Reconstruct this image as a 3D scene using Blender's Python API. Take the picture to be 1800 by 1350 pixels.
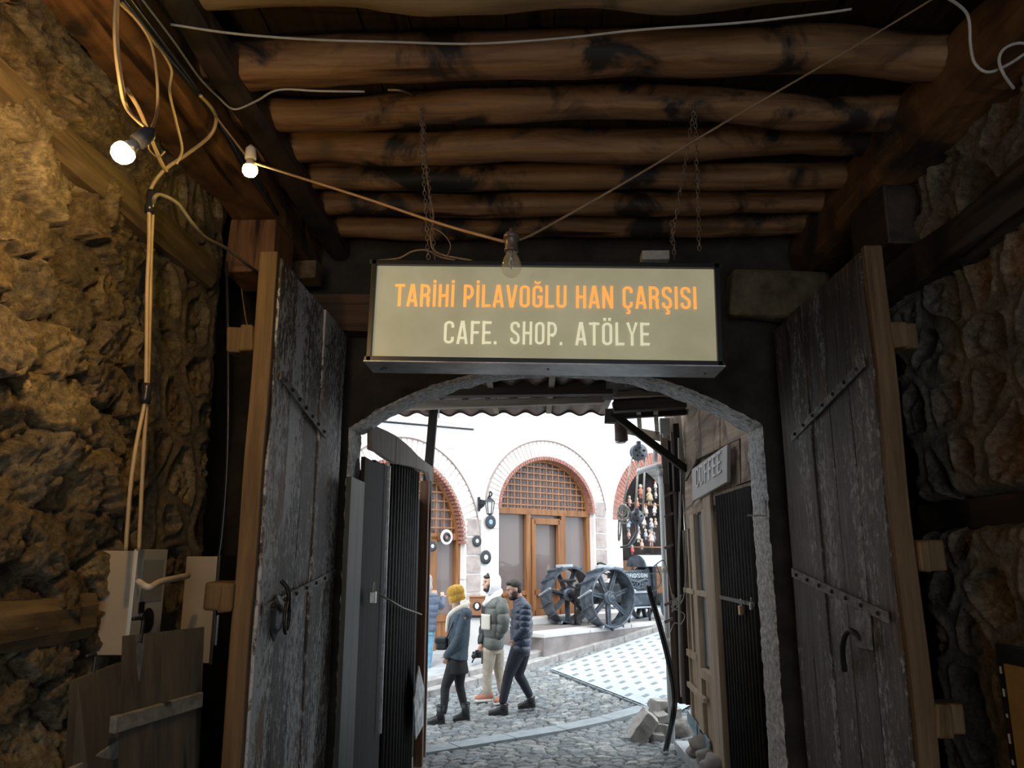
import bpy, bmesh, math, random
import numpy as np
from mathutils import Vector, Matrix, Euler, noise as mnoise
random.seed(7); np.random.seed(7)
for o in list(bpy.data.objects): bpy.data.objects.remove(o, do_unlink=True)
SC = bpy.context.scene; COL = SC.collection
# ---------------------------------------------------------------- camera
EYE = Vector((0, 0, 1.6)); FPX = 1350.0
PITCH = math.radians(12.6); YAW = math.radians(1.45)
cd = bpy.data.cameras.new('camera'); cam = bpy.data.objects.new('camera', cd); COL.objects.link(cam)
cam.location = EYE; cam.rotation_euler = (math.pi/2+PITCH, 0, YAW)
cd.sensor_width = 36; cd.lens = FPX/1800*36; cd.clip_end = 300; cd.clip_start = 0.02
SC.camera = cam
RM = cam.rotation_euler.to_matrix()
def ray(u, v): return RM @ Vector(((u-900)/FPX, (675-v)/FPX, -1))
def P(u, v, Y):
    d = ray(u, v); return EYE + d*(Y/d.y)
def PX(u, v, X):
    d = ray(u, v); return EYE + d*(X/d.x)
def PZ(u, v, Z):
    d = ray(u, v); return EYE + d*((Z-EYE.z)/d.z)
# ---------------------------------------------------------------- light
SC.view_settings.view_transform = 'Standard'; SC.view_settings.look = 'None'
SC.view_settings.gamma = 1; SC.view_settings.exposure = 0.0
SC.view_settings.use_curve_mapping = False
w = bpy.data.worlds.new('overcast'); SC.world = w; w.use_nodes = True
nt = w.node_tree; bg = nt.nodes['Background']
tc = nt.nodes.new('ShaderNodeTexCoord'); sp = nt.nodes.new('ShaderNodeSeparateXYZ'); rp = nt.nodes.new('ShaderNodeValToRGB')
nt.links.new(tc.outputs['Generated'], sp.inputs[0]); nt.links.new(sp.outputs['Z'], rp.inputs[0]); nt.links.new(rp.outputs[0], bg.inputs[0])
rp.color_ramp.elements[0].position = 0.0; rp.color_ramp.elements[0].color = (.62, .68, .74, 1)
rp.color_ramp.elements[1].position = 0.7; rp.color_ramp.elements[1].color = (.90, .96, 1, 1)
bg.inputs[1].default_value = 3.3
sd = bpy.data.lights.new('sun', 'SUN'); sd.energy = 2.2; sd.angle = math.radians(25); sd.color = (1, .99, .96)
so = bpy.data.objects.new('sun', sd); COL.objects.link(so); so.rotation_euler = (math.radians(38), 0, math.radians(-12)); so.location = (0, -5, 12)

# ---------------------------------------------------------------- helpers
def tag(o, label=None, cat=None, group=None, kind=None):
    if label: o['label'] = label
    if cat: o['category'] = cat
    if group: o['group'] = group
    if kind: o['kind'] = kind
    return o
def world_loc(o):
    l = Vector((0, 0, 0))
    while o: l = l+o.location; o = o.parent
    return l
def empty(name, loc, label=None, cat=None, group=None, kind=None, parent=None):
    o = bpy.data.objects.new(name, None); COL.objects.link(o); o.empty_display_size = .05
    loc = Vector(loc)
    if parent: o.parent = parent; loc = loc-world_loc(parent)
    o.location = loc
    return tag(o, label, cat, group, kind)
def copy_tree(o, parent=None):
    c = o.copy(); COL.objects.link(c)
    if parent: c.parent = parent
    for ch in list(o.children): copy_tree(ch, c)
    return c
def frame_of(d):
    d = Vector(d).normalized(); a = Vector((0, 0, 1)) if abs(d.z) < .95 else Vector((0, 1, 0))
    x = a.cross(d).normalized(); y = d.cross(x); return x, y, d
class MB:
    def __init__(s): s.v = []; s.f = []; s.sm = []
    def add(s, vs, fs, smooth=False):
        n = len(s.v); s.v += [tuple(p) for p in vs]; s.f += [tuple(i+n for i in f) for f in fs]; s.sm += [smooth]*len(fs); return s
    def box(s, c, size, M=None, jit=0, taper=1):
        c = Vector(c); vs = []
        for z in (-.5, .5):
            for x, y in ((-.5, -.5), (.5, -.5), (.5, .5), (-.5, .5)):
                k = taper if z > 0 else 1
                p = Vector((x*size[0]*k, y*size[1]*k, z*size[2]))
                if jit: p += Vector([random.uniform(-jit, jit) for _ in range(3)])
                if M: p = M @ p
                vs.append(c+p)
        return s.add(vs, [(3, 2, 1, 0), (4, 5, 6, 7), (0, 1, 5, 4), (1, 2, 6, 5), (2, 3, 7, 6), (3, 0, 4, 7)])
    def bar(s, a, b, w, h, up=(0, 0, 1), jit=0):
        """box from a to b, w across, h along up"""
        a, b = Vector(a), Vector(b); d = (b-a); L = d.length; d.normalize(); up = Vector(up)
        x = d.cross(up)
        if x.length < 1e-4: x = d.cross(Vector((0, 1, 0)))
        x.normalize(); z = x.cross(d)
        M = Matrix((x, d, z)).transposed()
        return s.box((a+b)/2, (w, L, h), M, jit)
    def quadbox(s, q, t):
        """solid from 4 corners, extruded by vector t"""
        t = Vector(t); a = [Vector(p) for p in q]; b = [p+t for p in a]
        return s.add(a+b, [(3, 2, 1, 0), (4, 5, 6, 7), (0, 1, 5, 4), (1, 2, 6, 5), (2, 3, 7, 6), (3, 0, 4, 7)])
    def poly(s, pts, t):
        t = Vector(t); n = len(pts); a = [Vector(p) for p in pts]; b = [p+t for p in a]
        fs = [tuple(range(n-1, -1, -1)), tuple(range(n, 2*n))]+[(i, (i+1) % n, (i+1) % n+n, i+n) for i in range(n)]
        return s.add(a+b, fs)
    def tube(s, path, r, n=8, cap=True, smooth=True):
        path = [Vector(p) for p in path]; m = len(path)
        rr = r if isinstance(r, (list, tuple)) else [r]*m
        vs = []; x = None
        for i, p in enumerate(path):
            d = (path[min(i+1, m-1)]-path[max(i-1, 0)]).normalized()
            if x is None: x = Vector((1, 0, 0)) if abs(d.z) > .6 else frame_of(d)[0]
            x = (x-d*x.dot(d)).normalized(); y = d.cross(x)
            R = rr[i]; rx, ry = R if isinstance(R, (list, tuple)) else (R, R)
            for k in range(n):
                a = 2*math.pi*k/n; vs.append(p+x*math.cos(a)*rx+y*math.sin(a)*ry)
        fs = [(i*n+k, i*n+(k+1) % n, (i+1)*n+(k+1) % n, (i+1)*n+k) for i in range(m-1) for k in range(n)]
        if cap: fs += [tuple(range(n-1, -1, -1)), tuple(range((m-1)*n, m*n))]
        return s.add(vs, fs, smooth)
    def lathe(s, base, axis, prof, n=20, smooth=True, a0=0, a1=2*math.pi):
        """prof: (distance along axis, radius)"""
        x, y, d = frame_of(axis); base = Vector(base); vs = []
        full = abs(a1-a0-2*math.pi) < 1e-6; m = n if full else n+1
        for h, r in prof:
            for k in range(m):
                a = a0+(a1-a0)*k/n; vs.append(base+d*h+(x*math.cos(a)+y*math.sin(a))*r)
        fs = [(i*m+k, i*m+(k+1) % m, (i+1)*m+(k+1) % m, (i+1)*m+k) for i in range(len(prof)-1) for k in range(n)]
        if full: fs += [tuple(range(m-1, -1, -1)), tuple(range((len(prof)-1)*m, len(prof)*m))]
        return s.add(vs, fs, smooth)
    def ell(s, c, r, M=None, n=12, m=8):
        c = Vector(c); vs = []; fs = []
        for i in range(m+1):
            th = math.pi*i/m
            for k in range(n):
                a = 2*math.pi*k/n
                p = Vector((r[0]*math.sin(th)*math.cos(a), r[1]*math.sin(th)*math.sin(a), r[2]*math.cos(th)))
                vs.append(c+(M @ p if M else p))
        for i in range(m):
            for k in range(n): fs.append((i*n+k, (i+1)*n+k, (i+1)*n+(k+1) % n, i*n+(k+1) % n))
        return s.add(vs, fs, True)
    def torus(s, c, axis, R, r, n=16, m=6, sx=1):
        x, y, d = frame_of(axis); c = Vector(c)
        pts = [c+x*math.cos(2*math.pi*k/n)*R*sx+y*math.sin(2*math.pi*k/n)*R for k in range(n)]
        vs = []
        for k in range(n):
            o = (pts[k]-c).normalized()
            for j in range(m):
                a = 2*math.pi*j/m; vs.append(pts[k]+o*math.cos(a)*r+d*math.sin(a)*r)
        fs = [(k*m+j, k*m+(j+1) % m, ((k+1) % n)*m+(j+1) % m, ((k+1) % n)*m+j) for k in range(n) for j in range(m)]
        return s.add(vs, fs, True)
    def build(s, name, m, parent=None, origin=None, label=None, cat=None, group=None, kind=None, bevel=0, attr=None):
        me = bpy.data.meshes.new(name)
        if parent: org = world_loc(parent)
        elif origin is not None: org = Vector(origin)
        else:
            a = np.array(s.v); org = Vector(((a[:, 0].min()+a[:, 0].max())/2, (a[:, 1].min()+a[:, 1].max())/2, a[:, 2].min()))
        o0 = tuple(org)
        me.from_pydata([(p[0]-o0[0], p[1]-o0[1], p[2]-o0[2]) for p in s.v], [], s.f)
        me.polygons.foreach_set('use_smooth', s.sm); me.update()
        bm = bmesh.new(); bm.from_mesh(me); bmesh.ops.recalc_face_normals(bm, faces=bm.faces); bm.to_mesh(me); bm.free()
        if m: me.materials.append(m)
        o = bpy.data.objects.new(name, me); COL.objects.link(o)
        if parent: o.parent = parent
        else: o.location = org
        if bevel:
            b = o.modifiers.new('bevel', 'BEVEL'); b.width = bevel; b.segments = 2; b.limit_method = 'ANGLE'
        return tag(o, label, cat, group, kind)
def spline(pts, k=6):
    pts = [Vector(p) for p in pts]; out = []
    for i in range(len(pts)-1):
        p0 = pts[max(i-1, 0)]; p1 = pts[i]; p2 = pts[i+1]; p3 = pts[min(i+2, len(pts)-1)]
        for j in range(k):
            t = j/k
            out.append(.5*((2*p1)+(p2-p0)*t+(2*p0-5*p1+4*p2-p3)*t*t+(3*p1-p0-3*p2+p3)*t**3))
    return out+[pts[-1]]

# ---------------------------------------------------------------- materials
def rgb(c): return (c[0], c[1], c[2], 1)
MATS = {}
def newmat(name):
    m = bpy.data.materials.new(name); m.use_nodes = True; MATS[name] = m
    return m, m.node_tree, m.node_tree.nodes['Principled BSDF']
def nmap(t, scale):
    tcn = t.nodes.new('ShaderNodeTexCoord'); mp = t.nodes.new('ShaderNodeMapping'); mp.inputs['Scale'].default_value = scale
    oi = t.nodes.new('ShaderNodeObjectInfo'); vm = t.nodes.new('ShaderNodeMath'); vm.operation = 'MULTIPLY'; vm.inputs[1].default_value = 37.0
    t.links.new(oi.outputs['Random'], vm.inputs[0]); t.links.new(vm.outputs[0], mp.inputs['Location'])
    t.links.new(tcn.outputs['Object'], mp.inputs[0]); return mp.outputs[0]
def nnoise(t, vec, sc, det=4, rough=.6, dist=0):
    n = t.nodes.new('ShaderNodeTexNoise'); n.inputs['Scale'].default_value = sc; n.inputs['Detail'].default_value = det
    n.inputs['Roughness'].default_value = rough; n.inputs['Distortion'].default_value = dist
    t.links.new(vec, n.inputs['Vector']); return n.outputs['Fac']
def nramp(t, fac, stops):
    r = t.nodes.new('ShaderNodeValToRGB'); e = r.color_ramp.elements
    e[0].position, e[0].color = stops[0][0], rgb(stops[0][1]); e[1].position, e[1].color = stops[-1][0], rgb(stops[-1][1])
    for p, c in stops[1:-1]:
        x = e.new(p); x.color = rgb(c)
    t.links.new(fac, r.inputs[0]); return r.outputs[0]
def nmix(t, a, b, fac, mode='MIX'):
    m = t.nodes.new('ShaderNodeMix'); m.data_type = 'RGBA'; m.blend_type = mode
    for s, val in ((m.inputs[6], a), (m.inputs[7], b), (m.inputs[0], fac)):
        if isinstance(val, (tuple, float, int)): s.default_value = rgb(val) if isinstance(val, tuple) else val
        else: t.links.new(val, s)
    return m.outputs[2]
def nbump(t, bsdf, h, st, dist=.01, prev=None):
    b = t.nodes.new('ShaderNodeBump'); b.inputs['Strength'].default_value = st; b.inputs['Distance'].default_value = dist
    t.links.new(h, b.inputs['Height'])
    if prev: t.links.new(prev, b.inputs['Normal'])
    t.links.new(b.outputs[0], bsdf.inputs['Normal']); return b.outputs[0]
def plain(name, c, rough=.6, metal=0, var=.12, sc=12, bump=.15, emit=0, spec=.5):
    m, t, b = newmat(name)
    b.inputs['Roughness'].default_value = rough; b.inputs['Metallic'].default_value = metal
    b.inputs['Specular IOR Level'].default_value = spec
    v = nmap(t, (1, 1, 1)); n = nnoise(t, v, sc, 5)
    lo = tuple(max(0, x*(1-var*2)) for x in c); hi = tuple(min(1, x*(1+var*1.4)) for x in c)
    t.links.new(nramp(t, n, [(.3, lo), (.7, hi)]), b.inputs['Base Color'])
    if bump: nbump(t, b, nnoise(t, v, sc*6, 4), bump, .004)
    if emit:
        b.inputs['Emission Color'].default_value = rgb(c); b.inputs['Emission Strength'].default_value = emit
    return m
def wood(name, dark, light, axis=2, grain=14, rough=.75, bump=.5, patch=None, psc=3, pth=(.45, .6), spec=.3, crack=True):
    m, t, b = newmat(name); b.inputs['Roughness'].default_value = rough; b.inputs['Specular IOR Level'].default_value = spec
    sc = [1, 1, 1]; sc[axis] = .07
    v = nmap(t, tuple(sc)); g = nnoise(t, v, grain*2.2, 6, .65, .4)
    c = nramp(t, g, [(.3, dark), (.68, light)])
    v2 = nmap(t, (1, 1, 1)); big = nnoise(t, v2, psc, 5, .6, .6)
    if patch: c = nmix(t, c, patch, nramp(t, big, [(pth[0], (0, 0, 0)), (pth[1], (1, 1, 1))]))
    if crack:
        cr = nnoise(t, v, grain*.9, 3, .5, .2)
        c = nmix(t, c, tuple(x*.25 for x in dark), nramp(t, cr, [(.30, (1, 1, 1)), (.36, (0, 0, 0))]))
    t.links.new(c, b.inputs['Base Color'])
    n1 = nbump(t, b, g, bump, .008); nbump(t, b, nnoise(t, v2, 60, 4), bump*.4, .003, n1)
    return m
def glassmat(name, tint=(.9, .95, .95), alpha=.25, rough=.03):
    m, t, b = newmat(name); b.inputs['Base Color'].default_value = rgb(tint); b.inputs['Roughness'].default_value = rough
    b.inputs['Alpha'].default_value = alpha; b.inputs['Specular IOR Level'].default_value = .8
    v = nmap(t, (1, 1, 1)); nbump(t, b, nnoise(t, v, 3, 2), .05, .01)
    return m
# ================================================================ stone walls
def attr_stone(name, rough=.95, bump=.9, bsc=45, sc2=8, pits=.3):
    m, t, b = newmat(name); b.inputs['Roughness'].default_value = rough; b.inputs['Specular IOR Level'].default_value = .35
    a = t.nodes.new('ShaderNodeAttribute'); a.attribute_name = 'stone'
    v = nmap(t, (1, 1, 1)); n = nnoise(t, v, sc2, 8, .7); n2 = nnoise(t, v, sc2*5, 6, .7)
    c = nmix(t, a.outputs['Color'], nramp(t, n, [(.3, (.42, .39, .35)), (.7, (1.15, 1.12, 1.08))]), 1.0, 'MULTIPLY')
    c = nmix(t, c, nramp(t, n2, [(.38, (.35, .33, .30)), (.60, (1.1, 1.1, 1.1))]), .7, 'MULTIPLY')
    t.links.new(c, b.inputs['Base Color'])
    p = nbump(t, b, nnoise(t, v, bsc, 8, .75), bump, .02); nbump(t, b, nnoise(t, v, bsc*4, 4, .7), bump*.7, .006, p)
    return m
def fbm(x, y, f, oct=5, seed=0, gain=.55):
    """value noise fbm on numpy arrays"""
    out = np.zeros_like(x); amp = 1; tot = 0; rs = np.random.RandomState(seed)
    for o in range(oct):
        g = rs.rand(64, 64); X = x*f; Y = y*f
        xi = np.floor(X).astype(int); yi = np.floor(Y).astype(int); fx = X-xi; fy = Y-yi
        fx = fx*fx*(3-2*fx); fy = fy*fy*(3-2*fy)
        def G(i, j): return g[i % 64, j % 64]
        out += amp*((G(xi, yi)*(1-fx)+G(xi+1, yi)*fx)*(1-fy)+(G(xi, yi+1)*(1-fx)+G(xi+1, yi+1)*fx)*fy)
        tot += amp; amp *= gain; f *= 2.03
    return out/tot
def stone_wall(name, a0, a1, z0, z1, place, mat_, step=.012, sw=.30, sh=.2, mode='rubble', seed=1, pal=None, mortar=(.2, .18, .15)):
    """grid wall: param a along, z up; place(a,z,h)->xyz arrays"""
    na = int((a1-a0)/step)+1; nz = int((z1-z0)/step)+1
    A, Z = np.meshgrid(np.linspace(a0, a1, na), np.linspace(z0, z1, nz))
    wk = .055 if mode == 'rubble' else .02 if mode == 'cobble' else .05
    wx = A+wk*(fbm(A, Z, 3, 4, seed+5)-.5)*2*sw/.3; wz = Z+wk*(fbm(A, Z, 3.3, 4, seed+9)-.5)*2*sw/.3
    rs = np.random.RandomState(seed)
    i0, j0 = int(math.floor(a0/sw))-3, int(math.floor(z0/sh))-3
    NI = int((a1-a0)/sw)+8; NJ = int((z1-z0)/sh)+8
    JX = rs.rand(NI, NJ)*.8-.4; JZ = rs.rand(NI, NJ)*.6-.3; TI = rs.rand(NI, NJ); HH = rs.rand(NI, NJ); S1 = rs.rand(NI, NJ)-.5; S2 = rs.rand(NI, NJ)-.5; WG = rs.rand(NI, NJ)
    ci = np.floor(wx/sw).astype(int)-i0; cj = np.floor(wz/sh).astype(int)-j0
    f1 = np.full(A.shape, 9.); f2 = np.full(A.shape, 9.); idx = np.zeros(A.shape+(2,), int)
    ddx = np.zeros(A.shape); ddz = np.zeros(A.shape)
    for di in (-2, -1, 0, 1, 2):
        for dj in (-2, -1, 0, 1, 2):
            I = np.clip(ci+di, 0, NI-1); J = np.clip(cj+dj, 0, NJ-1)
            cx = (I+i0+.5+(J % 2)*.5+JX[I, J])*sw; cz = (J+j0+.5+JZ[I, J])*sh
            dx = (wx-cx)/sw; dz = (wz-cz)/sh; d = (np.abs(dx)**2.4+np.abs(dz)**2.4)**(1/2.4)-WG[I, J]*.22
            m1 = d < f1; f2 = np.where(m1, f1, np.minimum(f2, d)); f1 = np.where(m1, d, f1)
            idx[..., 0] = np.where(m1, I, idx[..., 0]); idx[..., 1] = np.where(m1, J, idx[..., 1])
            ddx = np.where(m1, dx, ddx); ddz = np.where(m1, dz, ddz)
    e = f2-f1; I, J = idx[..., 0], idx[..., 1]; ti = TI[I, J]; hh = HH[I, J]
    n1 = fbm(A, Z, 9, 5, seed+20)-.5; n2 = fbm(A, Z, 28, 4, seed+30)-.5; n3 = fbm(A, Z, 1.2, 3, seed+40)-.5
    if mode == 'rubble':
        en = e+.22*n1+.12*n2
        ed = np.clip(en/.11, 0, 1); ed = ed**.6
        rid = 1-2*np.abs(fbm(A, Z, 6, 5, seed+80, .62)-.5)*2; rid2 = 1-4*np.abs(fbm(A+.3*n1, Z, 14, 4, seed+81, .6)-.5)
        n4 = fbm(A, Z, 55, 2, seed+90)-.5; pit = np.clip((fbm(A, Z, 20, 3, seed+91)-.60)*5, 0, 1)
        fac_ = np.maximum(-.35, np.minimum(ddx*S1[I, J]*1.6+ddz*S2[I, J]*1.6, .12+.2*hh))
        h = ed*(.045+.045*hh)+.05*n1*ed+.035*n2+.022*n4+.07*n3+fac_*.14*ed+.022*rid*ed+.012*rid2-.03*pit*ed
        fill = np.clip((fbm(A, Z, 2.3, 3, seed+50)-.47)*4, 0, 1)   # patches where mortar fills the joints
        h = np.maximum(h, .05*fill-.03+.04*n1+.035*n2+.02*n4+.07*n3)
        mort = (1-np.clip(en/.08, 0, 1))
        h = np.where(h < .02, h-.03, h)
    elif mode == 'cobble':
        s = np.clip((e-.06+.05*n2)/.14, 0, 1)**.7
        h = s*(.022+.012*hh+(ddx*S1[I, J]+ddz*S2[I, J])*.02)+.012*n1*s+.03*n3-.01; mort = 1-np.clip((e-.055+.05*n2)/.06, 0, 1)
    else:
        s = np.clip((e-.23+.20*n1)/.10, 0, 1); s = s*s*(3-2*s)
        ring = np.exp(-((e-.23+.20*n1)/.07)**2)
        n4 = fbm(A, Z, 55, 2, seed+90)-.5; h = .025*n3*3+(1-s)*(.016+.014*fbm(A, Z, 5, 2, seed+60))+ring*.014+s*(-.016+.05*n1+.055*n2+.03*n4+.02*hh)
        mort = 1-s
    pal = np.array(pal); k = (ti*len(pal)).astype(int) % len(pal); colr = pal[k]*(0.75+.5*hh[..., None])
    mc = np.array(mortar)[None, None, :]*(.8+.5*(fbm(A, Z, 3, 4, seed+70)[..., None]))
    colr = colr*(1-mort[..., None])+mc*mort[..., None]
    X, Y, W = place(A, Z, h)
    vs = np.stack([X, Y, W], -1).reshape(-1, 3)
    q = np.arange(na*nz).reshape(nz, na); F = np.stack([q[:-1, :-1], q[:-1, 1:], q[1:, 1:], q[1:, :-1]], -1).reshape(-1, 4)
    me = bpy.data.meshes.new(name); me.from_pydata(vs.tolist(), [], F.tolist())
    me.polygons.foreach_set('use_smooth', [True]*len(F))
    ca = me.color_attributes.new('stone', 'FLOAT_COLOR', 'POINT')
    ca.data.foreach_set('color', np.concatenate([np.clip(colr.reshape(-1, 3), 0, 1), np.ones((na*nz, 1))], 1).ravel())
    me.materials.append(mat_); me.update()
    o = bpy.data.objects.new(name, me); COL.objects.link(o); return o

M_rub = attr_stone('rubble_stone', .85, 1.0, 40, 7)
M_ros = attr_stone('pointed_stone', .6, .8, 35, 7)
XL, XR = -1.75, 2.02            # side walls of the passage
YG = 5.12; GT = .34             # gate wall front face, thickness
ZC = EYE.z+2.12                 # underside of the joists
YB = -3.2                       # passage opens on the courtyard behind the viewer
pal_l = [(.42, .32, .18), (.48, .38, .22), (.33, .25, .15), (.50, .42, .27), (.29, .23, .14), (.42, .35, .24)]
pal_r = [(.44, .31, .22), (.33, .28, .23), (.42, .29, .21), (.36, .34, .30), (.28, .25, .21), (.44, .35, .22)]
def smooth01(x): x = np.clip(x, 0, 1); return x*x*(3-2*x)
# left wall, near part rubble; rounds off into the niche at its far end
wl = stone_wall('wall_left', YB, 3.32, -.1, 4.3, lambda A, Z, h: (XL-.085+h*.85, A, Z), M_rub, .0125, .30, .20, 'rubble', 3, pal_l, (.22, .18, .12))
tag(wl, 'rubble stone wall of the passage with deep joints, lit by a bare bulb', None, kind='structure')
def placeL(A, Z, h):
    r = .22; a = np.clip((A-4.05)/r, 0, 1.5)
    X = XL-.035+h-(1-np.cos(np.clip(a, 0, 1.35)))*r-np.clip(A-4.05-1.35*r, 0, 9)*.98
    Y = np.where(A < 4.05, A, 4.05+np.sin(np.clip(a, 0, 1.35))*r+np.clip(A-4.05-1.35*r, 0, 9)*.2)
    return X, Y, Z
wl2 = stone_wall('wall_left', 3.30, 4.95, -.1, 4.3, placeL, M_ros, .0125, .30, .27, 'pointed', 11, pal_l, (.27, .22, .15))
tag(wl2, 'smooth mortared stone corner of the passage wall beside the left gate leaf', None, kind='structure')
def placeR(A, Z, h):
    r = .2; a = np.clip((A-4.0)/r, 0, 1.4)
    X = XR-h*1.2+(1-np.cos(np.clip(a, 0, 1.35)))*r+np.clip(A-4.0-1.35*r, 0, 9)*.98
    Y = np.where(A < 4.0, A, 4.0+np.sin(np.clip(a, 0, 1.35))*r+np.clip(A-4.0-1.35*r, 0, 9)*.2)
    g = np.exp(-((Z-(EYE.z+.20))/.075)**4)       # open slot where a lacing timber runs
    return X+g*.16, Y, Z
wr = stone_wall('wall_right', YB, 4.9, -.1, 4.3, placeR, M_ros, .0125, .32, .27, 'pointed', 21, pal_r, (.32, .28, .22))
tag(wr, 'dark stone wall of the passage with rounded stones in smooth raised mortar', None, kind='structure')

# ---------------------------------------------------------------- floor, deck above, roof over the passage
M_floor = plain('passage_floor', (.16, .145, .125), .8, 0, .25, 6, .5)
MB().box(((XL+XR)/2, (YB+YG)/2+.05, -.06), (XR-XL+1.6, YG-YB-.1+.6, .12)).build('floor', M_floor, label='worn stone floor of the passage', kind='structure')
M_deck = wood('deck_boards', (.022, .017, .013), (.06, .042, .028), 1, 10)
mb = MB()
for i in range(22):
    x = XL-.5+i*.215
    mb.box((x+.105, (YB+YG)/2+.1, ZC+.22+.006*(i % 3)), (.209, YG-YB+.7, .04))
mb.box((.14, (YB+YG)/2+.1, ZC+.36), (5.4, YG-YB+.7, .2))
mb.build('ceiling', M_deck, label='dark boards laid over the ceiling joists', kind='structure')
mb = MB()
for x0_, x1_, z0_, z1_ in ((XL-.6, -1.45, -.1, 4.2), (1.75, XR+.6, -.1, 4.2), (-1.45, 1.75, 3.4, 4.2)): mb.box(((x0_+x1_)/2, YB-.15, (z0_+z1_)/2), (x1_-x0_, .3, z1_-z0_))
mb.build('wall_fill_block', plain('fill_block_masonry', (.12, .10, .08), .9, 0, .3, 4, .8), label='added masonry narrowing the unseen courtyard opening to cut fill light', kind='structure')  # added out of view to limit the fill light from behind
# ---------------------------------------------------------------- gate wall with a segmental arch
AX0, AX1 = P(606, 900, YG).x, P(1352, 900, YG).x
ACX = (AX0+AX1)/2; AHW = (AX1-AX0)/2
ZSP = P(606, 752, YG).z; ZCR = P(950, 640, YG).z
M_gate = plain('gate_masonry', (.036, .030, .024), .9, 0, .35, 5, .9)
M_reveal = plain('arch_reveal', (.76, .745, .73), .7, 0, .34, 30, 1.0)
rise = ZCR-ZSP; RAD = (AHW**2+rise**2)/(2*rise); czA = ZCR-RAD; th0 = math.asin(AHW/RAD)
arc = [(ACX+RAD*math.sin(t), czA+RAD*math.cos(t)) for t in np.linspace(-th0, th0, 41)]
def rough_grid_wall():
    # wall plate around the arch: left, right, and spandrel strips that follow the curve, front and back faces
    mb = MB(); X0, X1, ZT = XL-.9, XR+.9, 4.3
    for (xa, xb) in ((X0, AX0), (AX1, X1)):
        mb.box(((xa+xb)/2, YG+GT/2, ZT/2-.35), (xb-xa, GT, ZT+.7))
    for (xa, za), (xb, zb) in zip(arc[:-1], arc[1:]):
        mb.add([(xa, YG, za), (xb, YG, zb), (xb, YG, ZT), (xa, YG, ZT), (xa, YG+GT, za), (xb, YG+GT, zb), (xb, YG+GT, ZT), (xa, YG+GT, ZT)],
               [(0, 1, 2, 3), (7, 6, 5, 4), (2, 3, 7, 6)])
    return mb
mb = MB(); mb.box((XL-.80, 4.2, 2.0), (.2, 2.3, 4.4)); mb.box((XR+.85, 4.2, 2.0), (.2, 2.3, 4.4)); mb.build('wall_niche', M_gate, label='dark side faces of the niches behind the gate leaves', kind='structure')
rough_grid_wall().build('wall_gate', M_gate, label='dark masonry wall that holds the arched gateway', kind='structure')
# pale plastered reveal, chipped edge
pts = [(AX0, -.5), (AX0, .2), (AX0, .9), (AX0, 1.5), (AX0, ZSP-.15)]+arc+[(AX1, ZSP-.15), (AX1, 1.5), (AX1, .9), (AX1, .2), (AX1, -.5)]
dense = []
for (xa, za), (xb, zb) in zip(pts[:-1], pts[1:]):
    n = max(1, int(math.hypot(xb-xa, zb-za)/.02))
    dense += [(xa+(xb-xa)*k/n, za+(zb-za)*k/n) for k in range(n)]
dense.append(pts[-1]); mb = MB(); vs = []
nn = 9
for i, (x, z) in enumerate(dense):
    cx, cz = ACX, min(z, ZSP-.3); n = Vector((cx-x, 0, (czA if z > ZSP else z)-z)).normalized()
    for k in range(nn):
        y = YG-.025+(GT+.04)*k/(nn-1)
        q = .012*mnoise.noise(Vector((x*9, y*9, z*9)))+.007*mnoise.noise(Vector((x*30, y*30, z*30)))+.02
        if k == 0: q -= .02; y = YG+.0+.01*mnoise.noise(Vector((x*20, 7, z*20)))
        if k == nn-1: q -= .02
        vs.append(Vector((x, y, z))+n*q)
fs = [(i*nn+k, i*nn+k+1, (i+1)*nn+k+1, (i+1)*nn+k) for i in range(len(dense)-1) for k in range(nn-1)]
mb.add(vs, fs, True); mb.build('trim_1', M_reveal, label='chipped pale plaster reveal lining the arched gateway', kind='structure')

# ---------------------------------------------------------------- joists and beams
M_jo = wood('joist_wood', (.12, .056, .026), (.34, .19, .085), 0, 8, .6, .6, (.022, .017, .014), 2.4, (.50, .60), .35)
M_jo2 = wood('joist_wood_pale', (.13, .09, .045), (.32, .225, .12), 0, 8, .6, .5, (.04, .03, .02), 2.0, (.55, .66), .35)
def log(mb, a, b, r, seed, wob=.02, n=14, sq=.8, seg=.06, pw=3):
    a, b = Vector(a), Vector(b); d = b-a; L = d.length; d.normalize(); x, y, _ = frame_of(d); m = int(L/seg)+1; vs = []
    for i in range(m+1):
        t = i/m; p = a+d*L*t
        p = p+Vector((0, 0, 1))*wob*mnoise.noise(Vector((t*L*1.3, seed*3.1, 0)))+x*wob*mnoise.noise(Vector((t*L*1.1, seed*5.7, 4)))
        for k in range(n):
            an = 2*math.pi*k/n; c, s = math.cos(an), math.sin(an)
            pw_ = 8 if sq >= .9 else 3; q = (abs(c)**pw_+abs(s)**pw_)**(-1/pw_)
            rr = r*(1+(q-1)*sq)*(1+.13*mnoise.noise(Vector((t*L*3, c*1.2+seed, s*1.2)))+.05*mnoise.noise(Vector((t*L*12, c*3+seed, s*3))))
            vs.append(p+(x*c+y*s)*rr)
    fs = [(i*n+k, i*n+(k+1) % n, (i+1)*n+(k+1) % n, (i+1)*n+k) for i in range(m) for k in range(n)]+[tuple(range(n-1, -1, -1)), tuple(range(m*n, m*n+n))]
    return mb.add(vs, fs, sq < .9)
XB0, XB1 = -1.42, 1.80
jy = [2.60, 3.08, 3.46, 3.83, 4.18, 4.52, 4.88]
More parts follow.
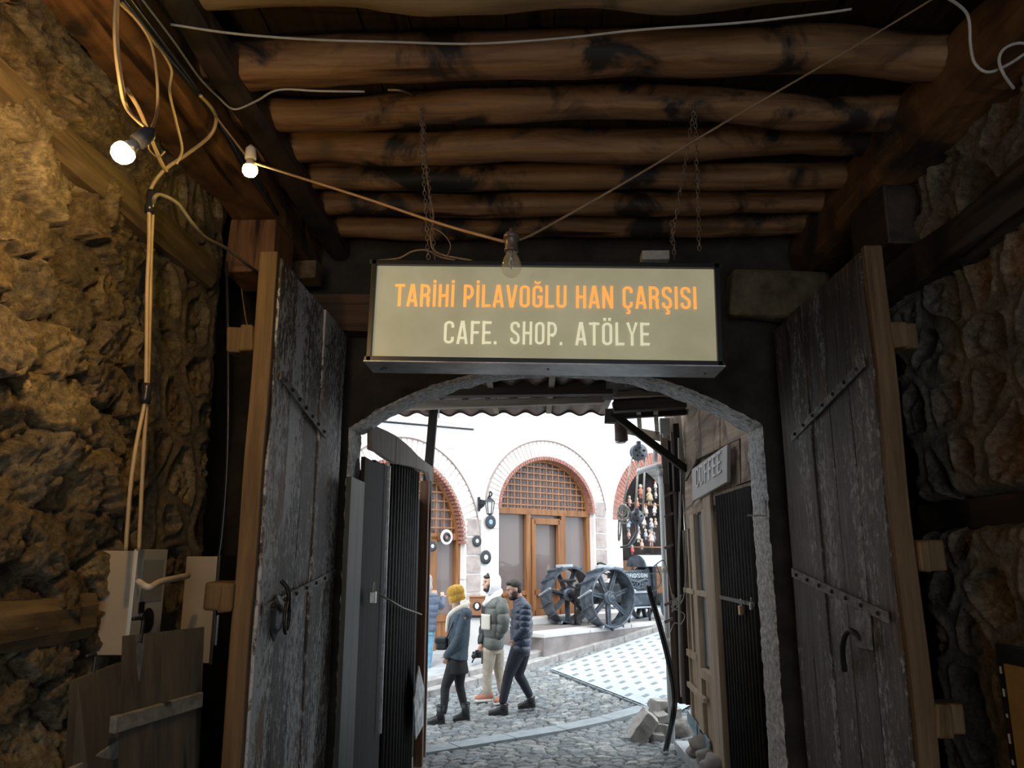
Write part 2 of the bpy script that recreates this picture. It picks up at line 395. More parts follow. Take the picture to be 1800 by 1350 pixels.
jn = ['pale rough log joist nearest the viewer along the top edge of the photo', 'thick pale-ended joist just behind the white sagging cable', 'wavy joist with the cable clipped along it', 'brown joist behind the clipped-cable joist, fourth from the front',
      'dark mottled joist between two others, fifth from the front', 'dim brown joist just before the one at the gate wall', 'last dark joist, against the gate wall']
jr = [.088, .098, .080, .085, .075, .075, .08]
for i, y in enumerate(jy):
    mb = MB(); log(mb, (XB0-.12, y, ZC+jr[i]), (XB1+.12, y, ZC+jr[i]), jr[i], i+1, .07 if i < 3 else .04)
    mb.build('ceiling_joist', M_jo2 if i in (0,) else M_jo, label=jn[i], cat='ceiling joist', group='ceiling joists across the passage')
for i, y in enumerate([2.3, 1.88, 1.45, 1.0, .5, 0, -.5, -1.1, -1.7, -2.3, -2.9]):
    mb = MB(); log(mb, (XB0-.12, y, ZC+.09), (XB1+.12, y, ZC+.09), .085, i+20)
    mb.build('ceiling_joist', M_jo, label='log joist over the viewer, out of the photo', cat='ceiling joist', group='ceiling joists behind the viewer')
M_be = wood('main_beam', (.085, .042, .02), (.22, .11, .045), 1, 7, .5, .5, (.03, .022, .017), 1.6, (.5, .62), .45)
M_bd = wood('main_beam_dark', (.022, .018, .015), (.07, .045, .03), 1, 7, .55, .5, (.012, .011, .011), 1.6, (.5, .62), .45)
BZ = EYE.z+1.93
mb = MB(); log(mb, (-1.62, YB, BZ+.13), (-1.62, YG, BZ+.13), .145, 31, .03, 16, .95); mb.build('beam_left', M_be, label='heavy reddish timber beam carrying the joists along the left wall', cat='beam')
mb = MB(); log(mb, (-1.36, YB, BZ+.19), (-1.36, YG, BZ+.19), .07, 36, .01, 12, .95); mb.build('beam_runner', M_bd, label='dark timber runner beside the reddish left beam under the joist ends', cat='beam')
mb = MB(); log(mb, (1.98, YB, BZ+.12), (1.98, YG, BZ+.12), .16, 33, .03, 16, .9); mb.build('beam_right', M_be, label='heavy brown timber beam carrying the joists along the right wall', cat='beam')
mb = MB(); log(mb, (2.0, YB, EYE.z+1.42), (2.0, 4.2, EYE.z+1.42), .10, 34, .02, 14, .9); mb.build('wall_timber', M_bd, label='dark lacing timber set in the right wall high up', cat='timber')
M_bx = wood('block_end', (.12, .055, .025), (.26, .13, .06), 2, 9, .6, .5)
M_pl = wood('lacing_timber', (.065, .045, .025), (.19, .14, .08), 1, 7, .8, .6)
mb = MB(); log(mb, (XL-.045, YB, EYE.z+1.50), (XL-.045, 3.9, EYE.z+1.50), .085, 35, .015, 14, .95); mb.build('wall_timber', M_pl, label='lacing timber running high in the rubble wall beneath the glowing bulb', cat='timber')
mb = MB(); log(mb, (XL-.055, YB, EYE.z-.235), (XL-.055, 3.12, EYE.z-.235), .085, 37, .015, 14, .98); mb.build('wall_timber', M_pl, label='knotty lacing timber low in the rubble wall beside the white meter box', cat='timber')
mb = MB(); mb.box((2.16, YB/2+2.1, EYE.z+.20), (.18, 4.2-YB, .13), jit=.01); mb.build('wall_timber', M_bd, label='black timber in the slot across the right wall at eye height', cat='timber')
# corbel blocks
pb0 = P(338, 372, 4.15)
mb = MB(); mb.box((-1.62, 4.30, EYE.z+1.76), (.27, .34, .33), jit=.012); mb.build('corbel_block', M_bx, label='reddish square timber block under the left beam', cat='timber block', bevel=.01)
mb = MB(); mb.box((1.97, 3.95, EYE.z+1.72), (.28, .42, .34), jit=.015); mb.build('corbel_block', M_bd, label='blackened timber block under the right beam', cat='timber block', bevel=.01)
M_st = wood('lintel_wood', (.05, .03, .02), (.13, .075, .045), 0, 7)
# lintels over the leaves in the gate wall
mb = MB(); mb.bar(P(505, 600-45, 4.98), P(690, 600-42, 4.98), .2, .24, jit=.015); mb.build('lintel_timber', M_st, label='dark brown lintel timber between left leaf and sign', cat='timber')
mb = MB(); mb.bar(P(1280, 520, 4.98), P(1455, 530, 4.98), .22, .30, jit=.03); mb.build('corbel_stone', plain('mossy_stone', (.115, .095, .055), .9, 0, .3, 8, .8), label='mossy block of stone between sign and right leaf', cat='stone', bevel=.03)
mb = MB(); mb.bar(P(512, 480, 4.8), P(562, 478, 4.8), .16, .12, jit=.012); mb.build('corbel_block', M_pl, label='pale stub of timber above the left leaf', cat='timber block', bevel=.006)
# ================================================================ gate leaves
M_leaf = None
def weathered(name, axis=2, th=.50, paint=(.62, .63, .65)):
    m, t, b = newmat(name); b.inputs['Roughness'].default_value = .5; b.inputs['Specular IOR Level'].default_value = .5
    sc = [1, 1, 1]; sc[axis] = .06
    v = nmap(t, tuple(sc)); sc2 = [1, 1, 1]; sc2[axis] = .3; v2 = nmap(t, tuple(sc2)); sc3 = [1, 1, 1]; sc3[axis] = .45; v3 = nmap(t, tuple(sc3))
    g = nnoise(t, v, 36, 7, .7, .3)
    c = nramp(t, g, [(.3, (.022, .016, .012)), (.52, (.09, .066, .05)), (.70, (.24, .20, .17))])
    fine = nnoise(t, v3, 42, 6, .75, .3); big = nnoise(t, v2, 2.6, 4, .6, .4)
    mul = t.nodes.new('ShaderNodeMath'); mul.operation = 'MULTIPLY_ADD'; mul.inputs[1].default_value = .75; t.links.new(big, mul.inputs[0]); t.links.new(fine, mul.inputs[2])
    c = nmix(t, c, paint, nramp(t, mul.outputs[0], [(.36+th, (0, 0, 0)), (.44+th, (1, 1, 1))]))
    c = nmix(t, c, (.20, .085, .03), nramp(t, nnoise(t, v2, 5, 5, .6, .3), [(.62, (0, 0, 0)), (.68, (1, 1, 1))]))
    c = nmix(t, c, (.010, .008, .007), nramp(t, nnoise(t, v, 15, 4, .6), [(.35, (1, 1, 1)), (.39, (0, 0, 0))]))
    t.links.new(c, b.inputs['Base Color'])
    n1 = nbump(t, b, g, .9, .015); nbump(t, b, fine, 1.0, .012, n1); return m
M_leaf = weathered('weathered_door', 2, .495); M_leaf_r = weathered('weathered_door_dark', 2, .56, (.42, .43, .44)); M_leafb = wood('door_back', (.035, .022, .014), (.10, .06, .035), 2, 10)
M_edge = wood('door_edge', (.09, .055, .025), (.22, .14, .07), 2, 9, .7, .4)
M_strap = plain('painted_strap', (.17, .16, .15), .55, .2, .45, 30, .6)
M_iron = plain('wrought_iron', (.05, .048, .046), .45, .7, .3, 20, .5)
M_steel = plain('worn_steel', (.42, .42, .42), .35, .8, .25, 20, .4)
def gate_leaf(sx, name, xf, y0, y1, ztop, label):
    """xf plane facing the passage; y0 near edge, y1 hinge"""
    r = empty(name, (xf, y1, 0), label, None, None, 'structure'); t = -sx*.055
    ys = np.linspace(y0+.03, y1, 6); random.seed(5 if sx < 0 else 9)
    for i in range(5):
        a, b = ys[i]+.004, ys[i+1]-.004; dz = random.uniform(-.008, .008) if i else 0
        q = random.uniform(-.006, .006)
        mb = MB(); nz = 26
        vs = []
        for k in range(nz+1):
            z = .05+(ztop+dz-.05)*k/nz; w = .008*mnoise.noise(Vector((i*7.1, z*1.7, sx)))
            e1 = .005*mnoise.noise(Vector((i*3.3, z*6, 1))); e2 = .005*mnoise.noise(Vector((i*3.3, z*6, 8)))
            for (yy, xx) in ((a+e1, 0), (b+e2, 0), (b+e2, t), (a+e1, t)): vs.append((xf+xx+q+w, yy, z))
        fs = [(k*4+j, k*4+(j+1) % 4, (k+1)*4+(j+1) % 4, (k+1)*4+j) for k in range(nz) for j in range(4)]+[(3, 2, 1, 0), (nz*4, nz*4+1, nz*4+2, nz*4+3)]
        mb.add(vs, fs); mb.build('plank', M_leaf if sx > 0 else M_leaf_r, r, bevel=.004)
    # edge stile facing the viewer
    mb = MB(); nz = 30; vs = []
    for k in range(nz+1):
        z = .05+(ztop+.02-.05)*k/nz; w = .012*mnoise.noise(Vector((sx*4, z*1.4, 3)))
        for (yy, xx) in ((y0-.012, sx*-.012), (y0+.03, sx*-.012), (y0+.03, -sx*.1), (y0-.012, -sx*.1)): vs.append((xf+xx+w, yy, z))
    fs = [(k*4+j, k*4+(j+1) % 4, (k+1)*4+(j+1) % 4, (k+1)*4+j) for k in range(nz) for j in range(4)]+[(3, 2, 1, 0), (nz*4, nz*4+1, nz*4+2, nz*4+3)]
    mb.add(vs, fs); mb.build('edge_stile', M_edge, r, bevel=.006)
    for z in ((2.62, .92, 1.6) if sx < 0 else (2.62, 1.42, .5)):
        mb = MB(); mb.box((xf-sx*.13, (y0+y1)/2-.03, z), (.07, y1-y0-.0, .13), jit=.008); mb.box((xf-sx*.165, y0+.06, z), (.15, .10, .13), jit=.008)
        mb.build('cross_bar', M_edge, r, bevel=.012)
    return r
zt = P(495, 452, 3.56).z
d1 = gate_leaf(1, 'door_1', P(495, 452, 3.56).x-.0, 3.54, 4.93, zt, 'tall weathered plank gate leaf swung open on the left, silver worn paint and a ring pull')
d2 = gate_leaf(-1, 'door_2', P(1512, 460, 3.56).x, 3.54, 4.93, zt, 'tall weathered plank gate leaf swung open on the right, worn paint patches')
# note sx=+1 : leaf face looks to +x
xf1, xf2 = d1.location.x, d2.location.x
def strap(parent, xf, sx, pa, pb, w=.04, name='iron_strap', n=7, mat_=None):
    a, b = Vector((xf+sx*.014, pa[0], pa[1])), Vector((xf+sx*.014, pb[0], pb[1]))
    mb = MB(); mb.bar(a, b, w, .008, up=(1, 0, 0)); s = mb.build(name, mat_ or M_strap, parent)
    mb = MB()
    for i in range(n):
        p = a.lerp(b, (i+.5)/n)+Vector((sx*.004, 0, 0)); mb.lathe(p, (sx, 0, 0), [(0, .011), (.008, .009), (.012, .003)], 8)
    mb.build('rivets', M_iron, s, kind='stuff')
strap(d1, xf1, 1, (3.62, 1.36), (4.9, 1.50)); strap(d1, xf1, 1, (3.62, 2.46), (4.5, 2.30), .045)
strap(d2, xf2, -1, (3.62, 1.33), (4.88, 1.50), .05); strap(d2, xf2, -1, (3.6, 2.50), (4.7, 2.30), .045)
# ring pull
rp_ = PX(490, 1085, xf1+.02)
mb = MB(); mb.lathe(rp_+Vector((-.012, 0, .0)), (1, 0, 0), [(0, .11), (.006, .11), (.018, .065), (.022, .02)], 7, False); kp = mb.build('ring_plate', M_iron, d1)
mb = MB(); mb.torus(rp_+Vector((.03, .03, .0)), Vector((1, .12, 0)), .075, .009, 26, 8, .8); mb.build('ring_pull', M_iron, kp)
mb = MB(); mb.tube(spline([rp_+Vector((0, .0, .17)), rp_+Vector((.03, .015, .13)), rp_+Vector((.035, .03, .06)), rp_+Vector((.02, .03, .02))]), .011, 7); mb.build('latch_hook', M_iron, kp)
# latch arm on the right leaf
pr = PX(1500, 1112, xf2-.02)
mb = MB(); mb.tube(spline([pr+Vector((0, -.1, -.02)), pr+Vector((-.02, 0, .01)), pr+Vector((-.02, .1, -.07)), pr+Vector((0, .16, -.2))]), .014, 7); mb.build('latch_bar', M_iron, d2)
mb = MB(); mb.box(pr+Vector((.005, -.12, .02)), (.02, .16, .17), jit=.01); mb.build('latch_plate', M_strap, d2, bevel=.004)

# ================================================================ sign
def S(*p): return list(p)
def arcp(cx, cy, rx, ry, a0, a1, n=9): return [(cx+rx*math.cos(math.radians(a0+(a1-a0)*i/n)), cy+ry*math.sin(math.radians(a0+(a1-a0)*i/n))) for i in range(n+1)]
W = .40; T = .13; h = T/2; X0, X1 = h, W-h
def bowl(y0, y1, r=.13): return [(X0, y0), (X1-r, y0)]+arcp(X1-r, (y0+y1)/2, r, (y1-y0)/2, -90, 90, 10)+[(X0, y1)]
def ring(): return arcp((X0+X1)/2, 1-h-.13, (X1-X0)/2, .13, 0, 180)+arcp((X0+X1)/2, h+.13, (X1-X0)/2, .13, 180, 360)+[(X1, 1-h-.13)]
def cee(): return [(X1, .70)]+arcp((X0+X1)/2, 1-h-.13, (X1-X0)/2, .13, 0, 180)+arcp((X0+X1)/2, h+.13, (X1-X0)/2, .13, 180, 360)+[(X1, .30)]
def ess(): return [(X1, .74)]+arcp((X0+X1)/2, 1-h-.13, (X1-X0)/2, .13, 0, 180)+[(X0, .70), (X0+.03, .60), (X1-.03, .42), (X1, .32)]+arcp((X0+X1)/2, h+.13, (X1-X0)/2, .13, 0, -180)+[(X0, .28)]
ced = [(W/2, .02), (W/2+.01, -.06), (W/2+.07, -.10), (W/2+.06, -.19), (W/2-.06, -.20)]
GL = {
 'T': (.38, [[(0, 1-h), (.38, 1-h)], [(.19, 1), (.19, 0)]]), 'A': (.42, [[(.05, 0), (.195, 1)], [(.225, 1), (.37, 0)], [(.10, .26), (.32, .26)]]),
 'R': (W, [[(X0, 0), (X0, 1)], bowl(.50, 1-h), [(X1-.10, .50), (X1-.02, .42), (X1-.02, .08), (X1+.01, 0)]]), 'I': (.13, [[(h, 0), (h, 1)]]),
 'i': (.13, [[(h, 0), (h, 1)], [(h, 1.07), (h, 1.19)]]), 'H': (W, [[(X0, 0), (X0, 1)], [(X1, 0), (X1, 1)], [(X0, .5), (X1, .5)]]),
 'P': (W, [[(X0, 0), (X0, 1)], bowl(.42, 1-h)]), 'L': (.34, [[(X0, 1), (X0, 0)], [(X0, h), (.34, h)]]), 'V': (.42, [[(.05, 1), (.195, 0)], [(.225, 0), (.37, 1)]]),
 'O': (W, [ring()]), 'G': (W, [cee()+[(X1, .46)], [(X1+h, .48), (W/2, .48)]]), 'U': (W, [[(X0, 1)]+arcp((X0+X1)/2, h+.13, (X1-X0)/2, .13, 180, 360)+[(X1, 1)]]),
 'N': (.43, [[(X0, 0), (X0, 1)], [(X0, .97), (.43-h, .03)], [(.43-h, 0), (.43-h, 1)]]), 'C': (W, [cee()]), 'S': (W, [ess()]),
 'F': (.34, [[(X0, 0), (X0, 1)], [(X0, 1-h), (.34, 1-h)], [(X0, .5), (.31, .5)]]), 'E': (.35, [[(X0, 0), (X0, 1)], [(X0, 1-h), (.35, 1-h)], [(X0, .5), (.32, .5)], [(X0, h), (.35, h)]]),
 'Y': (.40, [[(.04, 1), (.2, .42), (.36, 1)], [(.2, .45), (.2, 0)]]), '.': (.13, [[(h, 0), (h, .13)]]), ' ': (.17, []),
 'B': (W, [[(X0, 0), (X0, 1)], bowl(.52, 1-h), bowl(h, .52)]), 'D': (W, [[(X0, 0), (X0, 1)], bowl(h, 1-h)]), 'K': (W, [[(X0, 0), (X0, 1)], [(X1, 1), (X0+.05, .45)], [(X0+.1, .55), (X1, 0)]]),
}
GL['g'] = (W, GL['G'][1]+[[(.09, 1.19)]+arcp(W/2, 1.19, .10, .10, 190, 350, 6)]); GL['c'] = (W, GL['C'][1]+[ced]); GL['s'] = (W, GL['S'][1]+[ced])
GL['o'] = (W, GL['O'][1]+[[(.11, 1.07), (.11, 1.19)], [(.29, 1.07), (.29, 1.19)]])
def strokes(mb, text, o, ex, ey, out, height, width=None, gap=.085, thick=.002, tw=T, centre=False):
    """text in stroke letters: o origin (left baseline), ex/ey unit axes, out normal"""
    total = sum(GL[c][0]+gap for c in text)-gap; kx = (width/total) if width else height
    x = -total/2 if centre else 0; ex, ey, out = Vector(ex), Vector(ey), Vector(out)
    for ch in text:
        wd, ss = GL[ch]
        for si, s in enumerate(ss):
            L, R = [], []
            t_ = tw*(.62 if (s is ced or (ch == 'g' and si == 2)) else 1)
            for i, p in enumerate(s):
                a = s[max(i-1, 0)]; b = s[min(i+1, len(s)-1)]; dx, dy = b[0]-a[0], b[1]-a[1]; l = math.hypot(dx, dy) or 1
                nx, ny = -dy/l, dx/l; k = 1
                if 0 < i < len(s)-1:
                    d1x, d1y = p[0]-a[0], p[1]-a[1]; l1 = math.hypot(d1x, d1y) or 1; k = 1/max(.5, abs((-d1y/l1)*nx+(d1x/l1)*ny))
                L.append((p[0]+nx*t_/2*k, p[1]+ny*t_/2*k)); R.append((p[0]-nx*t_/2*k, p[1]-ny*t_/2*k))
            def w3(q, z): return o+ex*((x+q[0])*kx)+ey*(q[1]*height)+out*(z+si*.0002)
            n = len(s); vs = [w3(q, thick) for q in L]+[w3(q, thick) for q in R]+[w3(q, 0) for q in L]+[w3(q, 0) for q in R]; o_ = len(vs)
            fs = []
            for i in range(n-1):
                fs += [(i, i+1, n+i+1, n+i), (i, 2*n+i, 2*n+i+1, i+1), (n+i, n+i+1, 3*n+i+1, 3*n+i)]
            fs += [(0, n, 3*n, 2*n), (n-1, 3*n-1, 4*n-1, 2*n-1)]
            mb.add(vs, fs)
        x += wd+gap
M_blk = plain('sign_black', (.012, .013, .015), .35, 0, .2, 10, .1)
M_under = plain('sign_underside', (.50, .54, .60), .35, .1, .3, 5, .2)  # pale blue puts the street's light into the underside colour
def signmat():
    m, t, b = newmat('sign_panel'); v = nmap(t, (1, 1, 1)); n = nnoise(t, v, 4, 3)
    c = nramp(t, n, [(.3, (.200, .185, .115)), (.7, (.245, .228, .150))])
    sm = nnoise(t, v, 22, 4); c = nmix(t, c, (.11, .10, .07), nramp(t, sm, [(.70, (0, 0, 0)), (.80, (.7, .7, .7))]))
    t.links.new(c, b.inputs['Base Color']); b.inputs['Roughness'].default_value = .3
    t.links.new(c, b.inputs['Emission Color']); b.inputs['Emission Strength'].default_value = 1.05; return m
M_panel = signmat()
M_or = plain('letters_orange', (.86, .36, .075), .4, 0, .05, 8, 0, .95); M_cr = plain('letters_cream', (.60, .58, .41), .4, 0, .06, 8, 0, .9)
SY = 3.30; tl, tr_, bl, br = P(664, 466, SY), P(1254, 472, SY), P(652, 628, SY), P(1262, 638, SY)
sc_ = (tl+tr_+bl+br)/4; hw = (tr_.x-tl.x+br.x-bl.x)/4; hh_ = (tl.z-bl.z+tr_.z-br.z)/4; ROLL = math.atan2(tr_.z-tl.z, tr_.x-tl.x)*.75+math.atan2(br.z-bl.z, br.x-bl.x)*.25
ex = Vector((math.cos(ROLL), 0, math.sin(ROLL))); ez = Vector((-ex.z, 0, ex.x)); ey = Vector((0, 1, 0))
sg = empty('hanging_sign', sc_-ez*hh_, 'long olive lightbox sign with orange and cream lettering hung over the archway', 'sign')
Ms = Matrix((ex, ey, ez)).transposed()
mb = MB(); mb.box(sc_+ey*.11, (2*hw+.02, .18, 2*hh_+.02), Ms); mb.build('sign_body', M_blk, sg)
mb = MB(); mb.box(sc_+ey*.012, (2*hw, .02, 2*hh_), Ms); mb.build('sign_face', M_panel, sg)
mb = MB()
for s in (-1, 1):
    mb.box(sc_+ez*s*(hh_+.008)+ey*.08, (2*hw+.06, .20, .022), Ms); mb.box(sc_+ex*s*(hw+.010)+ey*.08, (.022, .20, 2*hh_+.04), Ms)
mb.build('sign_frame', M_blk, sg, bevel=.002)
mb = MB(); mb.box(sc_-ez*(hh_+.021)+ey*.085, (2*hw+.06, .22, .005), Ms); mb.build('bottom_plate', M_under, sg)
mb = MB()
for fx in (-.97, -.95, -.935, .03, .96): mb.lathe(sc_-ez*(hh_+.023)+ex*hw*fx+ey*random.uniform(.06, .12), -ez, [(0, .007), (.003, .006), (.004, .002)], 8)
mb.build('screws', M_blk, sg, kind='stuff')
def onsign(u, v):
    d = ray(u, v); k = (SY-.001-EYE.y)/d.y; return EYE+d*k
for txt, (ua, va), (ub, vb), hpx, m_, nm in (('TARiHi PiLAVOgLU HAN cARsISI', (693, 538.5), (1225, 544), 39.0, M_or, 'orange_lettering'),):
    a, b = onsign(ua, va), onsign(ub, vb); hgt = (onsign(ua, va-hpx)-a).length
    mb = MB(); strokes(mb, txt, a+Vector((0, -.002, 0)), (b-a).normalized(), ez, (0, -1, 0), hgt, (b-a).length, tw=.108); mb.build(nm, m_, sg)
mb = MB()
for txt, (ua, va), (ub, vb) in (('CAFE.', (779, 604.5), (873.5, 605.5)), ('SHOP.', (896, 605.5), (989, 607)), ('ATöLYE'.replace('ö', 'o'), (1011, 607), (1142, 608))):
    a, b = onsign(ua, va), onsign(ub, vb); hgt = (onsign(ua, va-40.5)-a).length
    mb = MB(); strokes(mb, txt, a+Vector((0, -.002, 0)), (b-a).normalized(), ez, (0, -1, 0), hgt, (b-a).length, tw=.10); mb.build('cream_lettering', M_cr, sg)
M_wht = plain('off_white_block', (.42, .40, .36), .7, 0, .15, 12)
a = P(1127, 461, 3.4); b = P(1175, 461, 3.4); mb = MB(); mb.box((a+b)/2+Vector((0, 0, .022)), ((b-a).length, .08, .045)); mb.build('power_block', M_wht, label='small off-white block resting on top of the hanging sign', cat='block', bevel=.004)

# ================================================================ chains
M_chain = plain('chain_steel', (.26, .21, .17), .5, .5, .3, 30, .2)
def chain(a, b, label, link=.030, r=.0022, sag=0.0, grp='chains holding the hanging sign'):
    a, b = Vector(a), Vector(b); n = int((b-a).length/(link*.78)); mb = MB(); d = (b-a).normalized(); x, y, _ = frame_of(d)
    for i in range(n):
        c = a.lerp(b, (i+.5)/n)+Vector((random.uniform(-.002, .002), random.uniform(-.002, .002), 0)); ax = x if i % 2 else y; o = d.cross(ax)
        pts = [c+d*math.cos(t)*link*.5+o*math.sin(t)*link*.27 for t in np.linspace(0, 2*math.pi, 11)]
        mb.tube(pts, r, 5, cap=False)
    return mb.build('chain', M_chain, label=label, cat='chain', group=grp)
chain(P(739, 185, 3.37), P(753, 455, 3.33), 'rusty chain left of the glass bulb, hanging straightest onto the sign')
chain(P(743, 190, 3.38), P(764, 455, 3.35), 'rusty chain left of the glass bulb, the slanting one with a cable wound along it')
chain(P(1221, 182, 3.37), P(1181, 425, 3.35), 'thin chain slanting down to the white block on the sign')
chain(P(1222, 185, 3.39), P(1229, 440, 3.42), 'thin chain hanging plumb at the right end of the sign')
chain(P(1181, 388, 3.40), P(1186, 456, 3.40), 'short doubled length of chain with hooks by the white block on the sign')

# ================================================================ bulbs
def bulbmat(name, c, e):
    m, t, b = newmat(name); b.inputs['Base Color'].default_value = (.9, .85, .7, 1); b.inputs['Emission Color'].default_value = rgb(c); b.inputs['Emission Strength'].default_value = e; return m
M_glow = bulbmat('lamp_glow', (1, .60, .21), 900); M_glow2 = bulbmat('lamp_glow_amber', (1, .70, .10), 110)
M_sock = plain('socket_white', (.55, .50, .42), .5, 0, .1, 20, 0); M_sockd = plain('socket_dark', (.06, .065, .075), .4, 0, .1, 20, 0); M_bake = plain('socket_brown', (.13, .085, .065), .35, 0, .25, 20, .2)
M_beige = plain('cable_beige', (.42, .31, .175), .45, 0, .08, 8, 0); M_ctan = plain('cable_tan', (.30, .19, .105), .5, 0, .1, 8, 0); M_black = plain('cable_black', (.018, .02, .026), .28, 0, .1, 8, 0); M_cw = plain('cable_white', (.42, .40, .36), .45, 0, .08, 8, 0)
GPROF = [(0, .013), (.012, .015), (.03, .024), (.045, .029), (.06, .030), (.073, .026), (.082, .018), (.088, .006)]
def lamp(c, axis, k, mglow, msock, label, cap=None):
    c = Vector(c); ax = Vector(axis).normalized(); r = empty('light_bulb', c, label, 'light bulb', 'bare bulbs on the cables')
    mb = MB(); mb.lathe(c-ax*.015*k, -ax, [(0, .021*k), (.005*k, .024*k), (.05*k, .022*k), (.058*k, .015*k), (.07*k, .006*k)], 18); mb.build('socket', msock, r)
    mb = MB(); mb.lathe(c-ax*.016*k, ax, [(0, .014*k), (.02*k, .020*k), (.035*k, .029*k)], 18); mb.build('bulb_collar', M_sock, r)
    mb = MB(); mb.lathe(c+ax*.019*k, ax, [(0, .029*k), (.012*k, .032*k), (.026*k, .030*k), (.038*k, .022*k), (.044*k, .010*k), (.046*k, .001)], 20); mb.build('bulb_globe', mglow, r); return r
B1 = P(212, 272, 2.05); B2 = P(439, 300, 2.9); B3 = P(897, 466, 2.15)
A1 = Vector((-.52, -.30, -.80)).normalized(); C1 = B1-A1*.045; K1 = C1-A1*.075
lamp(C1, A1, 1.05, M_glow, M_sockd, 'brightest glowing bulb in a dark socket, tangled in cables by the rubble wall')
lamp(B2+Vector((0, 0, .035)), (.03, 0, -1), .98, M_glow2, M_sock, 'small amber bulb glowing in a white socket beside the black cable')
def plight(n, loc, e, r, c):
    l = bpy.data.lights.new(n, 'POINT'); l.energy = e; l.shadow_soft_size = r; l.color = c; o = bpy.data.objects.new(n, l); COL.objects.link(o); o.location = loc
r3 = empty('light_bulb', B3+Vector((0, 0, .05)), 'unlit clear glass bulb in a brown socket hanging before the sign', 'light bulb', 'bare bulbs on the cables')
M_cg = glassmat('clear_glass', (.75, .66, .42), .22, .03)
bt = P(899, 440, 2.15)
mb = MB(); mb.lathe(bt+Vector((0, 0, .002)), (0, 0, -1), GPROF, 24); mb.build('glass_globe', M_cg, r3)
mb = MB(); mb.lathe(bt+Vector((0, 0, -.004)), (0, 0, 1), [(0, .0215), (.006, .0215), (.012, .019), (.04, .0195), (.042, .022)], 20)
so_ = mb.build('socket', M_bake, r3)
mb = MB(); mb.lathe(bt+Vector((0, 0, .036)), (0, 0, 1), [(0, .0245), (.012, .023), (.02, .016), (.024, .007), (.034, .006), (.036, .001)], 20); mb.build('socket_cap', M_bake, so_)
mb = MB(); mb.tube([bt+Vector((-.004, 0, 0)), bt+Vector((-.005, 0, -.035)), bt+Vector((-.008, 0, -.04)), bt+Vector((0, 0, -.058)), bt+Vector((.004, .003, -.04)), bt+Vector((.004, 0, 0))], .0022, 6)
mb.tube([bt+Vector((0, 0, -.02)), bt+Vector((0, 0, -.034))], .005, 8); mb.build('filament_stem', M_steel, r3)

# ================================================================ cables
def cable(pts, r, m_, label, name='cable', k=8, grp=None):
    mb = MB(); mb.tube(spline(pts, k), r, 7); return mb.build(name, m_, label=label, cat='cable', group=grp)
def zc(u, v, dz=2.04): return PZ(u, v, EYE.z+dz)
cable([P(443, 285, 2.9), P(520, 310, 2.75), P(640, 348, 2.6), P(770, 392, 2.4), P(850, 415, 2.25), P(888, 425, 2.16)], .0052, M_ctan, 'tan flex sagging from the amber bulb to the clear glass bulb')
cable([P(912, 422, 2.16), P(950, 405, 2.2), P(1100, 320, 2.3), P(1300, 200, 2.42), P(1480, 95, 2.5), P(1650, -8, 2.56)], .004, M_ctan, 'brown flex rising from the clear glass bulb to the upper right beams')
cable([zc(300, 43), zc(420, 60), zc(560, 70), zc(700, 74), zc(800, 77), zc(880, 75), zc(1000, 66), zc(1130, 52), zc(1300, 40), zc(1440, 24), zc(1497, 16)], .0052, M_cw, 'white cable sagging across the width of the ceiling near the top of the photo')
cable([zc(246, -6), zc(305, 72), zc(350, 136), zc(385, 172), zc(412, 192), zc(450, 178), zc(490, 158), zc(560, 160), zc(641, 161)], .005, M_cw, 'pale cable coming down the left beam and turning along the third joist')
cable([zc(682, 158), zc(708, 160), P(728, 170, 3.42), P(740, 192, 3.42), P(746, 260, 3.43), P(753, 330, 3.43), P(762, 380, 3.43), P(757, 420, 3.42), P(770, 445, 3.42), P(830, 458, 3.42)], .005, M_ctan, 'tan cable leaving the third joist and running down the chains to the sign')
cable([P(660, 458, 3.4), P(700, 454, 3.4), P(725, 442, 3.4), P(750, 440, 3.4), P(775, 452, 3.4), P(800, 457, 3.4)], .004, M_ctan, 'thin tan wire arching along the left top edge of the sign')
cable([P(760, 400, 3.42), P(780, 412, 3.41), P(792, 432, 3.41), P(785, 452, 3.41)], .003, M_ctan, 'thin wire loop hanging just left of the clear glass bulb')
BL = -1.50
def bx(u, v, x=BL): return PX(u, v, x)
cable([bx(210, -12, -1.40), bx(275, 75, -1.42), bx(352, 168, -1.43), bx(402, 243, -1.45), bx(430, 292, -1.46), P(470, 350, 3.9), P(500, 400, 4.4)], .016, M_black, 'thick black cable following the left ceiling beam')
cable([bx(222, -12, -1.38), bx(300, 92, -1.40), bx(365, 182, -1.42), bx(420, 262, -1.44), P(470, 342, 3.85)], .009, M_black, 'thinner black cable tied along the thick black one')
cable([bx(204, -10, -1.3), bx(201, 60, -1.3), bx(208, 130, -1.3), bx(222, 190, -1.3), K1], .0055, M_beige, 'leftmost beige cable dropping to the brightest bulb')
cable([bx(208, -10, -1.32), bx(207, 70, -1.32), bx(216, 150, -1.32), bx(228, 195, -1.3), K1], .005, M_beige, 'beige cable dropping close beside the leftmost one to the brightest bulb')
cable([bx(204, 0, -1.34), bx(240, 35, -1.34), bx(266, 78, -1.34), bx(276, 140, -1.34), bx(276, 195, -1.32), K1], .0055, M_beige, 'beige cable bowing out to the right of the brightest bulb')
cable([bx(222, 155, -1.34), bx(243, 190, -1.34), bx(262, 235, -1.36), bx(283, 285, -1.4), bx(292, 300, -1.42)], .0075, M_beige, 'short slanting beige cable crossing behind the brightest bulb socket')
